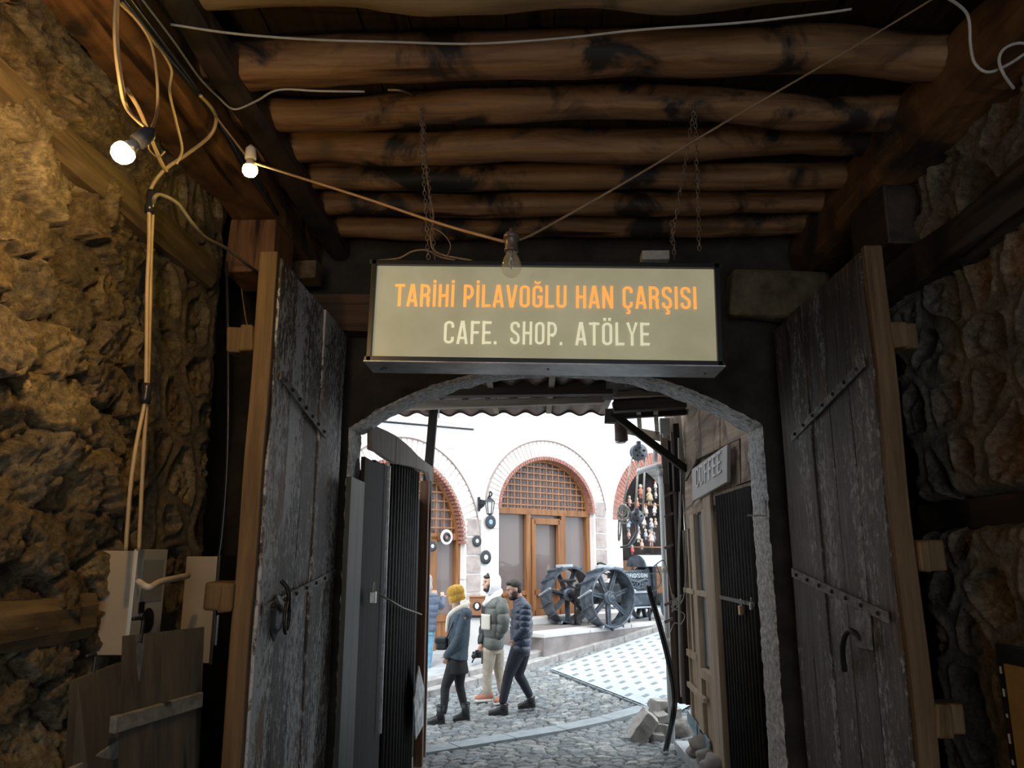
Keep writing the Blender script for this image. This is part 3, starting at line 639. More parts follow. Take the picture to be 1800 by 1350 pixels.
cable([bx(215, 5, -1.36), bx(260, 60, -1.36), bx(300, 118, -1.36), bx(298, 160, -1.38), bx(310, 215, -1.40), bx(320, 262, -1.42), bx(310, 288, -1.45)], .0055, M_beige, 'beige cable hanging from the beam to the junction above the wall cables')
cable([bx(352, 168, -1.4), bx(372, 190, -1.4), bx(380, 212, -1.42), bx(368, 240, -1.46), bx(330, 270, -1.52), bx(290, 298, -1.6), bx(266, 330, -1.66), bx(262, 365, -1.67)], .0085, M_beige, 'thick beige cable looping from the beam down to the wall')
cable([bx(380, 205, -1.38), bx(405, 238, -1.3), P(440, 283, 2.92)], .005, M_ctan, 'tan flex running from the beam into the amber bulb socket')
cable([K1+A1*.03+Vector((.024, 0, 0)), bx(262, 262, -1.3), bx(278, 276, -1.35), bx(290, 266, -1.35)], .0028, M_beige, 'thin curled wire end right of the brightest bulb')
WX = XL+.17
cable([bx(262, 360, WX), bx(262, 430, WX), bx(259, 500, WX), bx(258, 600, WX), bx(257, 670, WX), bx(256, 700, WX), bx(240, 780, WX), bx(229, 860, WX), bx(221, 968, WX)], .0085, M_beige, 'left one of two paired beige cables running down the rubble wall')
cable([bx(269, 362, WX), bx(266, 430, WX), bx(264, 520, WX), bx(262, 600, WX), bx(260, 670, WX), bx(258, 705, WX), bx(253, 780, WX), bx(249, 860, WX), bx(244, 968, WX)], .0085, M_beige, 'right one of two paired beige cables running down the rubble wall')
cable([bx(270, 362, WX), bx(272, 346, WX+.03), bx(284, 343, WX+.03), bx(312, 358, WX+.06), bx(340, 395, WX+.08), bx(362, 418, WX+.06), bx(400, 438, WX+.05), bx(435, 465, WX+.05), bx(458, 482, WX)], .0085, plain('cable_grey', (.25, .215, .18), .5, 0, .1, 8, 0), 'grey cable branching right from the wall cables towards the left gate leaf')
cable([P(398, 460, 4.0), P(401, 600, 4.0), P(400, 800, 4.0), P(388, 960, 4.0), P(372, 1010, 4.0)], .010, M_black, 'black cable running down the edge of the stone corner left of the gate')
cable([P(420, 470, 4.4), P(432, 560, 4.4), P(443, 590, 4.4)], .004, M_ctan, 'thin tan wire dropping behind the top of the left gate leaf')
for uu, vv, x_, hgt in ((265, 355, WX, .10), (257, 692, WX, .085)):
    c = bx(uu, vv, x_); mb = MB(); mb.lathe(c-Vector((0, 0, hgt/2)), (0, 0, 1), [(0, .019), (hgt*.3, .022), (hgt*.5, .018), (hgt*.8, .022), (hgt, .018)], 12)
    mb.build('tape_wrap', M_black, label='black tape binding the paired wall cables, %s' % ('the upper one under the loop' if vv < 500 else 'the lower one halfway down'), cat='tape')
cable([P(1662, -6, 2.3), P(1700, 25, 2.35), P(1706, 80, 2.4), P(1714, 112, 2.4), P(1738, 127, 2.4), P(1775, 112, 2.4), P(1810, 88, 2.4)], .0055, M_cw, 'white cable curling down in the top right corner of the photo')
cable([P(1815, 80, 2.38), P(1790, 76, 2.38), P(1765, 86, 2.38), P(1756, 106, 2.38), P(1764, 130, 2.38), P(1782, 156, 2.42)], .0055, M_cw, 'white cable loop crossing the curling one at the right edge of the photo')

# ================================================================ meter boxes, shutters
M_wm = plain('enamel_white', (.50, .51, .50), .35, 0, .06, 3, 0); M_bm = plain('enamel_beige_bulb_lit', (.36, .29, .205), .5, 0, .08, 3, 0)  # beige puts warm bulb light into the near side of the white box
M_dk = plain('dark_void', (.006, .006, .006), .6, 0, 0, 3, 0); M_wg = glassmat('meter_window', (.32, .33, .32), 1.0, .15)
def meter_box(x0, x1, y0, y1, z0, z1, lab, kind):
    r = empty('meter_box', ((x0+x1)/2, (y0+y1)/2, z0), lab, 'meter box', 'meter boxes on the left wall')
    mb = MB(); mb.box(((x0+x1)/2, (y0+y1)/2, (z0+z1)/2), (x1-x0, y1-y0, z1-z0)); mb.build('box_body', M_bm, r, bevel=.004); cz = (z0+z1)/2; H = z1-z0
    dm = M_wm if kind == 0 else plain('door_dark_metal', (.04, .042, .038), .4, .2, .2, 4, 0)
    mb = MB(); mb.box((x1+.008, (y0+y1)/2, cz), (.016, y1-y0+.012, H+.012)); d = mb.build('box_door', dm, r, bevel=.003)
    if kind == 0:
        mb = MB(); mb.box((x1+.014, (y0+y1)/2+.01, cz+.20*H), (.008, (y1-y0)*.72, H*.42)); mb.build('viewing_window', M_wg, d)
        mb = MB(); mb.box((x1+.017, y0+(y1-y0)*.26, cz-.06*H), (.006, .045, .045)); mb.build('lock_square', M_dk, d)
        mb = MB(); mb.lathe((x1+.015, y0+(y1-y0)*.52, cz-.20*H), (1, 0, 0), [(0, .052), (.004, .052), (.005, .05)], 24); mb.build('round_port', M_dk, d)
    else:
        mb = MB(); mb.box((x1+.02, y0+.02, cz-.2*H), (.008, .012, .14)); mb.build('door_handle', M_steel, d)
a = P(165, 1152, 3.2); b = P(185, 968, 3.2); c = PX(288, 968, P(237, 968, 3.2).x)
meter_box(a.x-.02, P(237, 968, 3.2).x, 3.2, c.y, a.z, b.z, 'white enamelled meter box with a window and round port on the rubble wall', 0)
xb = P(383, 975, 3.85).x
meter_box(P(326, 1000, 3.85).x, xb, 3.85, 4.4, P(350, 1166, 3.85).z, P(350, 978, 3.85).z, 'beige meter box with a dark door beside the left gate leaf', 1)
cable([P(243, 1022, 3.2), P(262, 1032, 3.18), P(285, 1022, 3.3), P(330, 1012, 3.6)], .014, M_sock, 'pale flexible duct crossing in front of the white meter box')
M_shut = wood('shutter_wood', (.045, .038, .030), (.105, .09, .068), 2, 8, .7, .35); M_shl = wood('batten_pale', (.12, .115, .10), (.24, .235, .21), 0, 10, .7, .35)
def shutter(corners, t, lab, nb, splits, hook):
    tl, tr, br, bl = [Vector(c) for c in corners]; k_ = (tl.z-.03)/(tl.z-bl.z); bl = tl+(bl-tl)*k_; k2 = (tr.z-.03)/(tr.z-br.z); br = tr+(br-tr)*k2
    nb = [(a/k_, b/k2, w) for a, b, w in nb]; base = (Vector(bl)+Vector(br))/2
    r = empty('plank_shutter', base, lab, 'shutter', 'plank shutters leaning by the meter boxes')
    for i in range(splits):
        f0, f1 = i/splits+.004, (i+1)/splits-.004; mb = MB()
        mb.quadbox([tl.lerp(tr, f0), tl.lerp(tr, f1), bl.lerp(br, f1), bl.lerp(br, f0)], t); mb.build('plank', M_shut, r, bevel=.004)
    out = -Vector(t).normalized()
    for (fa, fb, w) in nb:
        a = tl.lerp(bl, fa)-(tr-tl)*.03+out*.016; b = tr.lerp(br, fb)+(tr-tl)*.10+out*.016; mb = MB(); mb.bar(a, b, .03, w, up=(0, 0, 1)); mb.build('batten', M_shl, r, bevel=.004)
    # strap hinge with a hooked top
    hx, hy, L = hook; p = tl.lerp(tr, hx)+out*.008; dn = (bl-tl).normalized()
    mb = MB(); q = [p-dn*.0+(-(tr-tl).normalized())*.035-dn*.055, p-dn*.055, p-dn*.045+(tr-tl).normalized()*.012, p+(tr-tl).normalized()*.006, p+dn*.03]
    mb.tube(spline(q, 5), .007, 7); hk = mb.build('hinge_hook', M_iron, r)
    e = (tr-tl).normalized(); mb = MB(); mb.poly([p-e*.018+out*.004, p+e*.018+out*.004, p+e*.012+dn*L*.5+out*.004, p+dn*L+out*.004, p-e*.012+dn*L*.5+out*.004], -out*.006); mb.build('hinge_strap', M_steel, r, bevel=.002)
shutter([P(214, 1118, 2.8), P(350, 1103, 3.15), P(338, 1390, 3.1), P(205, 1400, 2.75)], (.01, .03, 0), 'plank shutter in front of the white meter box, with a pale batten and strap hinge', [(.56, .46, .055)], 2, (.24, 0, .16))
shutter([P(122, 1196, 2.62), P(206, 1164, 2.85), P(205, 1400, 2.8), P(108, 1420, 2.6)], (.01, .03, 0), 'plank shutter leaning left of the other, partly hidden behind it', [(.80, .66, .055)], 1, (.5, 0, .19))
# gold board on the right wall
x_ = 1.86; a = PX(1745, 1130, x_)
r = empty('framed_board', (x_, a.y-.45, a.z-.95), 'black-framed golden board at the right edge of the photo', 'board')
mb = MB(); mb.box((x_+.02, a.y-.45, a.z-.475), (.03, .90, .95)); mb.build('frame', M_blk, r, bevel=.004)
mb = MB(); mb.box((x_-.0, a.y-.47, a.z-.49), (.016, .80, .84)); mb.build('golden_panel', plain('gold_panel', (.30, .17, .045), .5, 0, .12, 9, .2), r)
M_mark = plain('paint_marks', (.6, .6, .58), .6, 0, 0, 3, 0)
mb = MB(); random.seed(3)
for i in range(9): mb.box((x_+.004, a.y-.022-random.uniform(0, .008), a.z-.10-i*.085), (.004, .010, random.uniform(.012, .04)))
mb.build('paint_marks', M_mark, r, kind='stuff')
# ================================================================ street
def gz(x, y):
    s = (x+y)*.70711; t = min(1, max(0, (y-5.4)/3.0)); t = t*t*(3-2*t)
    return EYE.z-1.64-.41*t+.09*max(0, s-7.64)*min(1, max(0, (y-8)/3))
def hit(u, v):
    d = ray(u, v); Y = 9.0
    for _ in range(60):
        p = EYE+d*(Y/d.y); err = gz(p.x, p.y)-EYE.z; Y2 = err/(d.z/d.y); Y = Y*.6+Y2*.4
    return EYE+d*(Y/d.y)
M_cob = attr_stone('cobbles', .55, .5, 60, 14)
GAX = math.radians(31)
def place_ground(A, Z, h):
    X = 1.0+A*math.cos(GAX)-Z*math.sin(GAX); Y = 9.5+A*math.sin(GAX)+Z*math.cos(GAX)
    s = (X+Y)*.70711; t = np.clip((Y-5.4)/3.0, 0, 1); t = t*t*(3-2*t)
    W = EYE.z-1.64-.41*t+.09*np.maximum(0, s-7.64)*np.clip((Y-8)/3, 0, 1)
    return X, Y, W+np.clip(h*.8, -.03, .028)-.014
_fb = fbm
def cobble(name, a0, a1, z0, z1, step):
    return stone_wall(name, a0, a1, z0, z1, place_ground, M_cob, step, .175, .115, 'cobble', 51,
                      [(.31, .37, .42), (.36, .415, .455), (.42, .465, .50), (.29, .345, .39), (.48, .52, .545)], (.03, .03, .03))
st = cobble('street', -4.6, 4.6, -3.6, 4.6, .017); tag(st, 'grey cobbled street outside the archway, laid in curving rows', None, kind='structure')
M_far = plain('street_far', (.26, .285, .30), .8, 0, .15, 3, .4)
mb = MB(); N_ = 40; vs = []
for i in range(N_+1):
    for j in range(N_+1):
        x = -14+30*i/N_; y = 5.2+22*j/N_; vs.append((x, y, gz(x, y)-.05))
mb.add(vs, [(i*(N_+1)+j, (i+1)*(N_+1)+j, (i+1)*(N_+1)+j+1, i*(N_+1)+j+1) for i in range(N_) for j in range(N_)], True)
mb.build('street_bed', M_far, label='street surface beyond the cobbles', kind='structure')
M_kerb = plain('kerb_stone', (.33, .32, .315), .8, 0, .16, 8, .5); M_pave = plain('pavement', (.36, .385, .40), .7, 0, .10, 5, .3)
M_plat = plain('platform_stone', (.22, .195, .19), .8, 0, .16, 3, .5); M_wst = plain('white_stone', (.52, .51, .50), .75, 0, .06, 3, .5)
# drain strip: flush pale stones
k0, k1 = hit(690, 1331), hit(1140, 1244); d_ = (k1-k0).normalized(); n_ = int((k1-k0).length/.9)
mb = MB()
for i in range(n_+1):
    a = k0.lerp(k1, i/(n_+1)); b = k0.lerp(k1, (i+1)/(n_+1)); a = Vector((a.x, a.y, gz(a.x, a.y)-.02)); b = Vector((b.x, b.y, gz(b.x, b.y)-.02)); g = (b-a)*.01
    mb.bar(a+g, b-g, .26, .09)
mb.build('drain_strip', plain('drain_stone', (.28, .32, .345), .6, 0, .1, 6, .3), label='pale flush stone strip crossing the cobbles', kind='structure')
# kerb at the far side
c0, c1 = hit(660, 1243), hit(1200, 1097); c1 = c0.lerp(c1, 1.35); L_ = (c1-c0).length; n_ = int(L_/.95); cd_ = Vector((c1.x-c0.x, c1.y-c0.y, 0)).normalized(); cn = Vector((-cd_.y, cd_.x, 0))
mb = MB()
for i in range(n_):
    a = c0.lerp(c1, i/n_); b = c0.lerp(c1, (i+1)/n_)
    for q, hh in ((.10, .10), (.30, .19)):
        aa = Vector((a.x, a.y, gz(a.x, a.y)+hh/2-.06))+cn*q; bb = Vector((b.x, b.y, gz(b.x, b.y)+hh/2-.06))+cn*q; g = (bb-aa)*.008; mb.bar(aa+g, bb-g, .20, hh+.12)
mb.build('kerb', M_kerb, label='stepped pale kerb along the far side of the street', kind='structure', bevel=.012)
def strip(a, b, w0, w1, dz, m_, name, lab):
    mb = MB(); vs = []; n = 20
    for i in range(n+1):
        p = Vector(a).lerp(Vector(b), i/n)
        for w in (w0, w1): q = p+cn*w; vs += [(q.x, q.y, gz(q.x, q.y)+dz), (q.x, q.y, gz(q.x, q.y)+dz-.3)]
    fs = []
    for i in range(n):
        j = i*4; fs += [(j, j+2, j+6, j+4), (j, j+4, j+5, j+1), (j+2, j+3, j+7, j+6)]
    mb.add(vs, fs); return mb.build(name, m_, label=lab, kind='structure')
strip(c0-cd_*3, c1, .38, 3.4, .14, M_pave, 'pavement', 'pale pavement along the far house front')
# bright paving on the right with dark inset pavers
M_pv = plain('light_pavers', (.40, .455, .485), .6, 0, .06, 9, .3); M_in = plain('dark_pavers', (.17, .21, .235), .6, 0, .1, 9, .2)
q0, q1, q2, q3 = hit(972, 1180), hit(1132, 1243), hit(1220, 1215), hit(1190, 1104)
q2 = q1+(q3-q0)*1.0
def bil(a, b):
    p = q0.lerp(q3, a).lerp(q1.lerp(q2, a), b); return p
vs = []; n = 24
for i in range(n+1):
    for j in range(n+1): p = bil(i/n*1.5, j/n*1.25-.03); vs.append((p.x, p.y, gz(p.x, p.y)+.03))
mb = MB().add(vs, [(i*(n+1)+j, (i+1)*(n+1)+j, (i+1)*(n+1)+j+1, i*(n+1)+j+1) for i in range(n) for j in range(n)], True)
pv = mb.build('paving', M_pv, label='bright pale paving with dark inset stones up the right side of the street', kind='structure')
mb = MB(); LA = (q3-q0).length; LB = (q1-q0).length; na, nb_ = int(LA*1.5/.36), int(LB*1.22/.27)
for i in range(na):
    for j in range(nb_):
        f = (i+.15+.5*(j % 2))*.36/LA; g = (j+.25)*.27/LB; e1, e2 = .14/LA, .085/LB; c4 = []
        for (ff, gg) in ((f, g), (f+e1, g), (f+e1, g+e2), (f, g+e2)):
            p = bil(ff, gg); c4.append(Vector((p.x, p.y, gz(p.x, p.y)+.031)))
        mb.quadbox(c4, (0, 0, .003))
mb.build('inset_pavers', M_in, pv, kind='stuff')
mb = MB()
for t in np.linspace(0, 1.2, 14):
    a = bil(-.01, t); b = bil(-.01, t+.08); mb.bar((a.x, a.y, gz(a.x, a.y)+.02), (b.x, b.y, gz(b.x, b.y)+.02), .03, .02)
mb.build('joint_line', M_in, pv, kind='stuff')

# ================================================================ far house front
FPH = math.radians(43); FO = P(960, 900, 17.0); FD = Vector((math.cos(FPH), math.sin(FPH), 0)); FN = Vector((math.sin(FPH), -math.cos(FPH), 0))
def FS(u, v, off=0.0):
    d = ray(u, v); O = FO+FN*off; k = (O-EYE).dot(FN)/d.dot(FN); p = EYE+d*k; return (p-FO).dot(FD), p.z
def FP(s, z, off=0.0): p = FO+FD*s+FN*off; return Vector((p.x, p.y, z))
a2, b2 = FS(877, 900)[0], FS(1044, 906)[0]; AW = b2-a2; zt2 = (FS(877, 893)[1]+FS(1041, 906)[1])/2; zc2 = FS(957, 804)[1]; zd2 = FS(935, 1088)[1]
b1 = FS(817, 950)[0]; a1 = b1-AW; zt1 = FS(790, 943)[1]; zc1 = zc2-.30
a3 = FS(1094, 950)[0]; b3 = a3+AW; zc3 = zc2+.12
print('facade', a2, b2, zt2, zc2, zd2, 'a1', a1, b1, zt1, 'a3', a3, FP(a2, 0), FP(b3, 0))
ARC = [(a1, b1, zt1-.15, zc1, zd2-.5), (a2, b2, zt2+.02, zc2, zd2), (a3, b3, zt2-.1, zc3, zd2)]
def arch_z(A, s):
    a, b, zs, zc_, _ = A; c, r = (a+b)/2, (b-a)/2; q = max(0, 1-((s-c)/r)**2); return zs+(zc_-zs)*math.sqrt(q)
mb = MB(); S0, S1, ZB, ZT = a1-3.4, b3+7, EYE.z-2.7, EYE.z+7.0; dep = -.75
def fbox(s0, s1, z0, z1, o0=0, o1=dep): mb.quadbox([FP(s0, z0, o0), FP(s1, z0, o0), FP(s1, z1, o0), FP(s0, z1, o0)], FN*(o1-o0))
prev = S0
for A in ARC:
    fbox(prev, A[0], ZB, ZT); prev = A[1]; n = 40; c, r = (A[0]+A[1])/2, (A[1]-A[0])/2
    ss = [c-r*math.cos(math.pi*i/n) for i in range(n+1)]
    for s0, s1 in zip(ss[:-1], ss[1:]):
        z0, z1 = arch_z(A, s0), arch_z(A, s1)
        mb.quadbox([FP(s0, z0), FP(s1, z1), FP(s1, ZT), FP(s0, ZT)], FN*dep)
fbox(prev, S1, ZB, ZT)
def stonecourse(name):
    m, t, b = newmat(name); v = nmap(t, (1, 1, 1)); b.inputs['Roughness'].default_value = .85
    cx = t.nodes.new('ShaderNodeMapping'); cx.inputs['Rotation'].default_value = (math.radians(90), 0, 0)
    t.links.new(v, cx.inputs[0])
    n = nnoise(t, v, 1.6, 6, .6); c = nramp(t, n, [(.3, (.70, .67, .64)), (.6, (.80, .785, .765))])
    w_ = t.nodes.new('ShaderNodeTexWave'); w_.bands_direction = 'Z'; w_.inputs['Scale'].default_value = .62; w_.inputs['Distortion'].default_value = .6; w_.inputs['Detail'].default_value = 3; w_.inputs['Detail Scale'].default_value = .6
    t.links.new(v, w_.inputs['Vector'])
    line = nramp(t, w_.outputs['Fac'], [(.0, (1, 1, 1)), (.006, (0, 0, 0))]); br = nramp(t, nnoise(t, v, 1.1, 3), [(.5, (0, 0, 0)), (.58, (1, 1, 1))])
    lm = nmix(t, line, br, 1.0, 'MULTIPLY'); c = nmix(t, c, (.38, .34, .32), lm)
    t.links.new(c, b.inputs['Base Color']); nbump(t, b, nnoise(t, v, 9, 6, .7), .5, .03); return m
M_fac = stonecourse('house_front_stone')
mb.build('wall_far', M_fac, label='white stone house front across the street with arched openings', kind='structure')
M_brk = plain('arch_brick', (.70, .61, .575), .8, 0, .12, 5, .4); M_brk2 = plain('soffit_brick', (.36, .16, .12), .8, 0, .2, 12, .4); M_jnt = plain('arch_joint', (.30, .24, .22), .8, 0, .1, 8, .2)
M_fw = wood('window_wood', (.15, .062, .024), (.34, .155, .06), 2, 6, .45, .15, crack=False); M_wg2 = glassmat('shop_glass', (.27, .215, .205), .55, .05)  # pane tint stands in for brownish reflections and the curtain
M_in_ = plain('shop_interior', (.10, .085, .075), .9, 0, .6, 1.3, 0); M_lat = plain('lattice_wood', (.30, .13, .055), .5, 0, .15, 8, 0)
def arch_parts(i, A, wn, lat_rows=8, lat_cols=15, lowers=True):
    a, b, zs, zc_, zb = A; c, r = (a+b)/2, (b-a)/2; h_ = zc_-zs
    # voussoir ring standing slightly proud
    mb = MB(); nb = 44 
    for k in range(nb):
        t0, t1 = math.pi*(k+.10)/nb, math.pi*(k+.90)/nb
        q = [FP(c-R*math.cos(t), zs+(h_+R-r)*math.sin(t), .018) for R, t in ((r+.03, t0), (r+.03, t1), (r+.36, t1), (r+.36, t0))]; mb.quadbox(q, FN*-.05)
    ring_ = mb.build('brick_arch', M_brk, label='ring of pale bricks around the %s arch of the white house' % ('left', 'middle', 'right')[i], kind='structure')
    mb = MB(); path = [FP(c-(r+.375)*math.cos(t), zs+(h_+.375)*math.sin(t), .02) for t in np.linspace(.05, math.pi-.05, 50)]; mb.tube(path, .018, 6); mb.build('hood_line', M_jnt, ring_)
    mb = MB()
    for k in range(60):
        t = math.pi*(k+.5)/60; q = FP(c-(r-.02)*math.cos(t), zs+(h_-.02)*math.sin(t), -.06); dv = Vector((-FD.x*math.cos(t), -FD.y*math.cos(t), math.sin(t)))
        M = Matrix((dv.cross(FN), -FN, dv)).transposed(); mb.box(q, (.055, .16, .07), M)
    mb.build('soffit_bricks', M_brk2, ring_, kind='stuff')
    w_ = empty('window_%d' % (i+1), FP(c, zb, -.2), wn, None, None, 'structure')
    def pt(s, z, off=-.20): return FP(s, z, off)
    def fr(s0, z0, s1, z1, w=.09, o=-.2, name='frame_rail', m_=M_fw, t=.08, par=None):
        mb = MB(); mb.bar(pt(s0, z0, o), pt(s1, z1, o), t, w, up=(0, 0, 1) if abs(s1-s0) > abs(z1-z0) else tuple(FD)); return mb.build(name, m_, par or w_)
    mb = MB(); ts = np.linspace(0, math.pi, 41)
    for t0, t1 in zip(ts[:-1], ts[1:]):
        q = [pt(c-R*math.cos(t), zs+(h_+R-r)*math.sin(t), -.14) for R, t in ((r-.10, t0), (r-.10, t1), (r+.02, t1), (r+.02, t0))]; mb.quadbox(q, FN*-.12)
    for s in (a+.04, b-.04): mb.bar(pt(s, zb, -.2), pt(s, zs, -.2), .12, .12, up=tuple(FD))
    mb.build('window_frame', M_fw, w_)
    zt_ = (zt1, zt2, zt2)[i]
    fr(a, zt_, b, zt_, .13, -.17, 'transom')
    mb = MB()
    for k in range(1, lat_cols):
        s = a+(b-a)*k/lat_cols; zz = arch_z(A, s)-.06
        if zz > zt_: mb.bar(pt(s, zt_, -.19), pt(s, zz, -.19), .028, .028, up=tuple(FD))
    n_r = lat_rows+2; dz_ = (zc_-zt_)/(lat_rows+.5)
    for k in range(1, lat_rows+1):
        z = zt_+dz_*k; q = (z-zs)/h_; e = r*math.sqrt(max(0, 1-max(0, q)**2))-.06 if q < 1 else 0
        if e > .1: mb.bar(pt(c-e, z, -.18), pt(c+e, z, -.18), .028, .028)
    mb.build('lattice', M_lat, w_)
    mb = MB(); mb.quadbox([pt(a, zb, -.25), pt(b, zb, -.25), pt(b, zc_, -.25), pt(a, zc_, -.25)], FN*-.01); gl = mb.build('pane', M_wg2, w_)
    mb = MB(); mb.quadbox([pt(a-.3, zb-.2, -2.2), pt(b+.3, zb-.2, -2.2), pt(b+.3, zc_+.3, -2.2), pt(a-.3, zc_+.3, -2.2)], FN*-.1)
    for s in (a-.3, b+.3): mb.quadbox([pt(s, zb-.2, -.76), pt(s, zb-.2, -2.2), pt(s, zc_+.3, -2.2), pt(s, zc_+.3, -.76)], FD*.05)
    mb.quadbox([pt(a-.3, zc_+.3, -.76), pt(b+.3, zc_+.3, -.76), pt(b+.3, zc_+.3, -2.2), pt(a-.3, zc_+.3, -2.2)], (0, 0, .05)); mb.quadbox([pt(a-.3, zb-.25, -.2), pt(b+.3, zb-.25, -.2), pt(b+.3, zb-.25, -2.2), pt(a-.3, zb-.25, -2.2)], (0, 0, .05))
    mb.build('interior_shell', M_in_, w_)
    if i == 1:
        S_ = lambda u, v=980: FS(u, v, -.2)[0]
        zk = FS(960, 1040, -.2)[1]
        for u in (925.5, 987.5): fr(S_(u), zb, S_(u), zt_, .12, -.17, 'mullion')
        dl = empty('door_leaf', pt(S_(957), zb), parent=w_)
        s0, s1 = S_(934), S_(980); 
        for s in (s0, s1): fr(s, zb+.03, s, zt_-.16, .11, -.15, 'door_stile', par=dl)
        fr(s0, zt_-.20, s1, zt_-.20, .13, -.15, 'top_rail', par=dl); fr(s0, zk, s1, zk, .11, -.15, 'lock_rail', par=dl); fr(s0, zb+.08, s1, zb+.08, .16, -.15, 'bottom_rail', par=dl)
        mb = MB(); mb.quadbox([pt(s0, zb, -.19), pt(s1, zb, -.19), pt(s1, zk, -.19), pt(s0, zk, -.19)], FN*.03); mb.build('door_panel', M_fw, dl)
        for (u0, u1) in ((880, 922), (991, 1036)):
            s0, s1 = S_(u0), S_(u1); mb = MB(); mb.quadbox([pt(s0, zb, -.22), pt(s1, zb, -.22), pt(s1, zk, -.22), pt(s0, zk, -.22)], FN*.05); mb.build('kick_panel', M_fw, w_); fr(s0, zk, s1, zk, .09, -.17, 'sill_rail')
    if i == 0:
        S_ = lambda u, v=980: FS(u, v, -.2)[0]
        fr(S_(759), zb, S_(759), zt_, .15, -.17, 'mullion'); zk = FS(790, 1085, -.2)[1]; fr(a, zk, b, zk, .12, -.17, 'sill_rail')
        mb = MB(); mb.quadbox([pt(a, zb, -.21), pt(b, zb, -.21), pt(b, zk, -.21), pt(a, zk, -.21)], FN*.05); mb.build('kick_panel', M_fw, w_)
    return w_
arch_parts(0, ARC[0], 'arched shop window with lattice, at the left of the white house'); w2_ = arch_parts(1, ARC[1], 'arched wooden shop door and window with lattice in the middle of the white house')
# right arch: open toy stall
A3 = ARC[2]; c3, r3_ = (A3[0]+A3[1])/2, (A3[1]-A3[0])/2
mb = MB(); nb = 52
for k in range(nb):
    t0, t1 = math.pi*(k+.08)/nb, math.pi*(k+.92)/nb; h_ = A3[3]-A3[2]
    mb.quadbox([FP(c3-R*math.cos(t), A3[2]+(h_+R-r3_)*math.sin(t), .02) for R, t in ((r3_-.02, t0), (r3_-.02, t1), (r3_+.32, t1), (r3_+.32, t0))], FN*-.3)
mb.build('brick_arch', M_brk2, label='ring of reddish bricks over the toy stall opening at the right', kind='structure')
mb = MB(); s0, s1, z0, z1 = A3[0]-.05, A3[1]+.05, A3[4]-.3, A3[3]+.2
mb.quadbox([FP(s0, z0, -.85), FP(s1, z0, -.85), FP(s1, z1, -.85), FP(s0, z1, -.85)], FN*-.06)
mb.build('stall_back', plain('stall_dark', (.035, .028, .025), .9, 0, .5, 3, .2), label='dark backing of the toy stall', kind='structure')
mb = MB()
for z_, o in ((FS(1120, 960)[1], -.3), (FS(1120, 880)[1], -.5)): mb.quadbox([FP(s0+.02, z_, o), FP(s1-.02, z_, o), FP(s1-.02, z_-.03, o), FP(s0+.02, z_-.03, o)], FN*-.28)
mb.build('stall_shelf', M_fw, label='wooden shelves of the toy stall behind the pulleys', cat='shelf')
mb = MB(); zz = FS(1120, 985)[1]; mb.quadbox([FP(s0+.02, A3[4], -.25), FP(s1-.02, A3[4], -.25), FP(s1-.02, zz, -.25), FP(s0+.02, zz, -.25)], FN*-.1)
mb.build('stall_counter', wood('counter_wood', (.09, .04, .02), (.20, .10, .045), 0, 6), label='low wooden front of the toy stall behind the tractor', cat='counter')
# base plinth stones and quoins on the white house
mb = MB()
for k, (sq, zq) in enumerate([(b2+.22, z) for z in np.arange(zd2, zt2+.1, .36)]+[(b1+.22, z) for z in np.arange(zd2-.5, zt1+.1, .36)]):
    mb.quadbox([FP(sq-.17, zq+.02, .03), FP(sq+.17, zq+.02, .03), FP(sq+.17, zq+.34, .03), FP(sq-.17, zq+.34, .03)], FN*-.06)
mb.build('trim_2', plain('quoin_stone', (.42, .36, .34), .85, 0, .15, 4, .5), label='greyish quoin stones beside the arches', kind='structure')
# ================================================================ platform in front of the house
pe = hit(958, 1166)+cn*.02; ztp = P(960, 1117, pe.y).z; print('platform', pe, ztp)
p0 = Vector((pe.x, pe.y, ztp)); pr_ = p0+cd_*8; pl_ = PZ(925, 1107, ztp); fq = FP(-1.0, ztp); fr_ = FP(9, ztp, -.05)
def solid(pts, z0, name, m_, lab, bevel=.015):
    mb = MB(); mb.poly([Vector((p.x, p.y, ztp)) for p in pts], (0, 0, z0-ztp)); return mb.build(name, m_, label=lab, kind='structure', bevel=bevel)
sl = FS(925, 1107)[0]
solid([p0, pr_, FP(9, ztp, -.05), FP(a2-.25, ztp, -.05), p0+(FP(a2-.25, ztp, -.05)-p0)*.0+Vector((-.28, .55, 0))], EYE.z-2.6, 'platform', M_plat, 'raised stone platform under the old tractor')
mb = MB()
for i in range(6):
    a = p0+cd_*(1.32*i)-cn*.012; b = p0+cd_*(1.32*(i+1)-.02)-cn*.012; mb.quadbox([a+Vector((0, 0, -.05)), b+Vector((0, 0, -.05)), b+Vector((0, 0, .03)), a+Vector((0, 0, .03))], cn*.45)
mb.build('trim_3', M_wst, label='pale coping stones along the platform edge', kind='structure', bevel=.015)
mb = MB(); mb.quadbox([FP(a2-.6, ztp, .0), FP(b3, ztp, .0), FP(b3, ztp+.13, .0), FP(a2-.6, ztp+.13, .0)], FN*.45); mb.build('trim_4', M_wst, label='low stone step along the foot of the white house', kind='structure', bevel=.01)

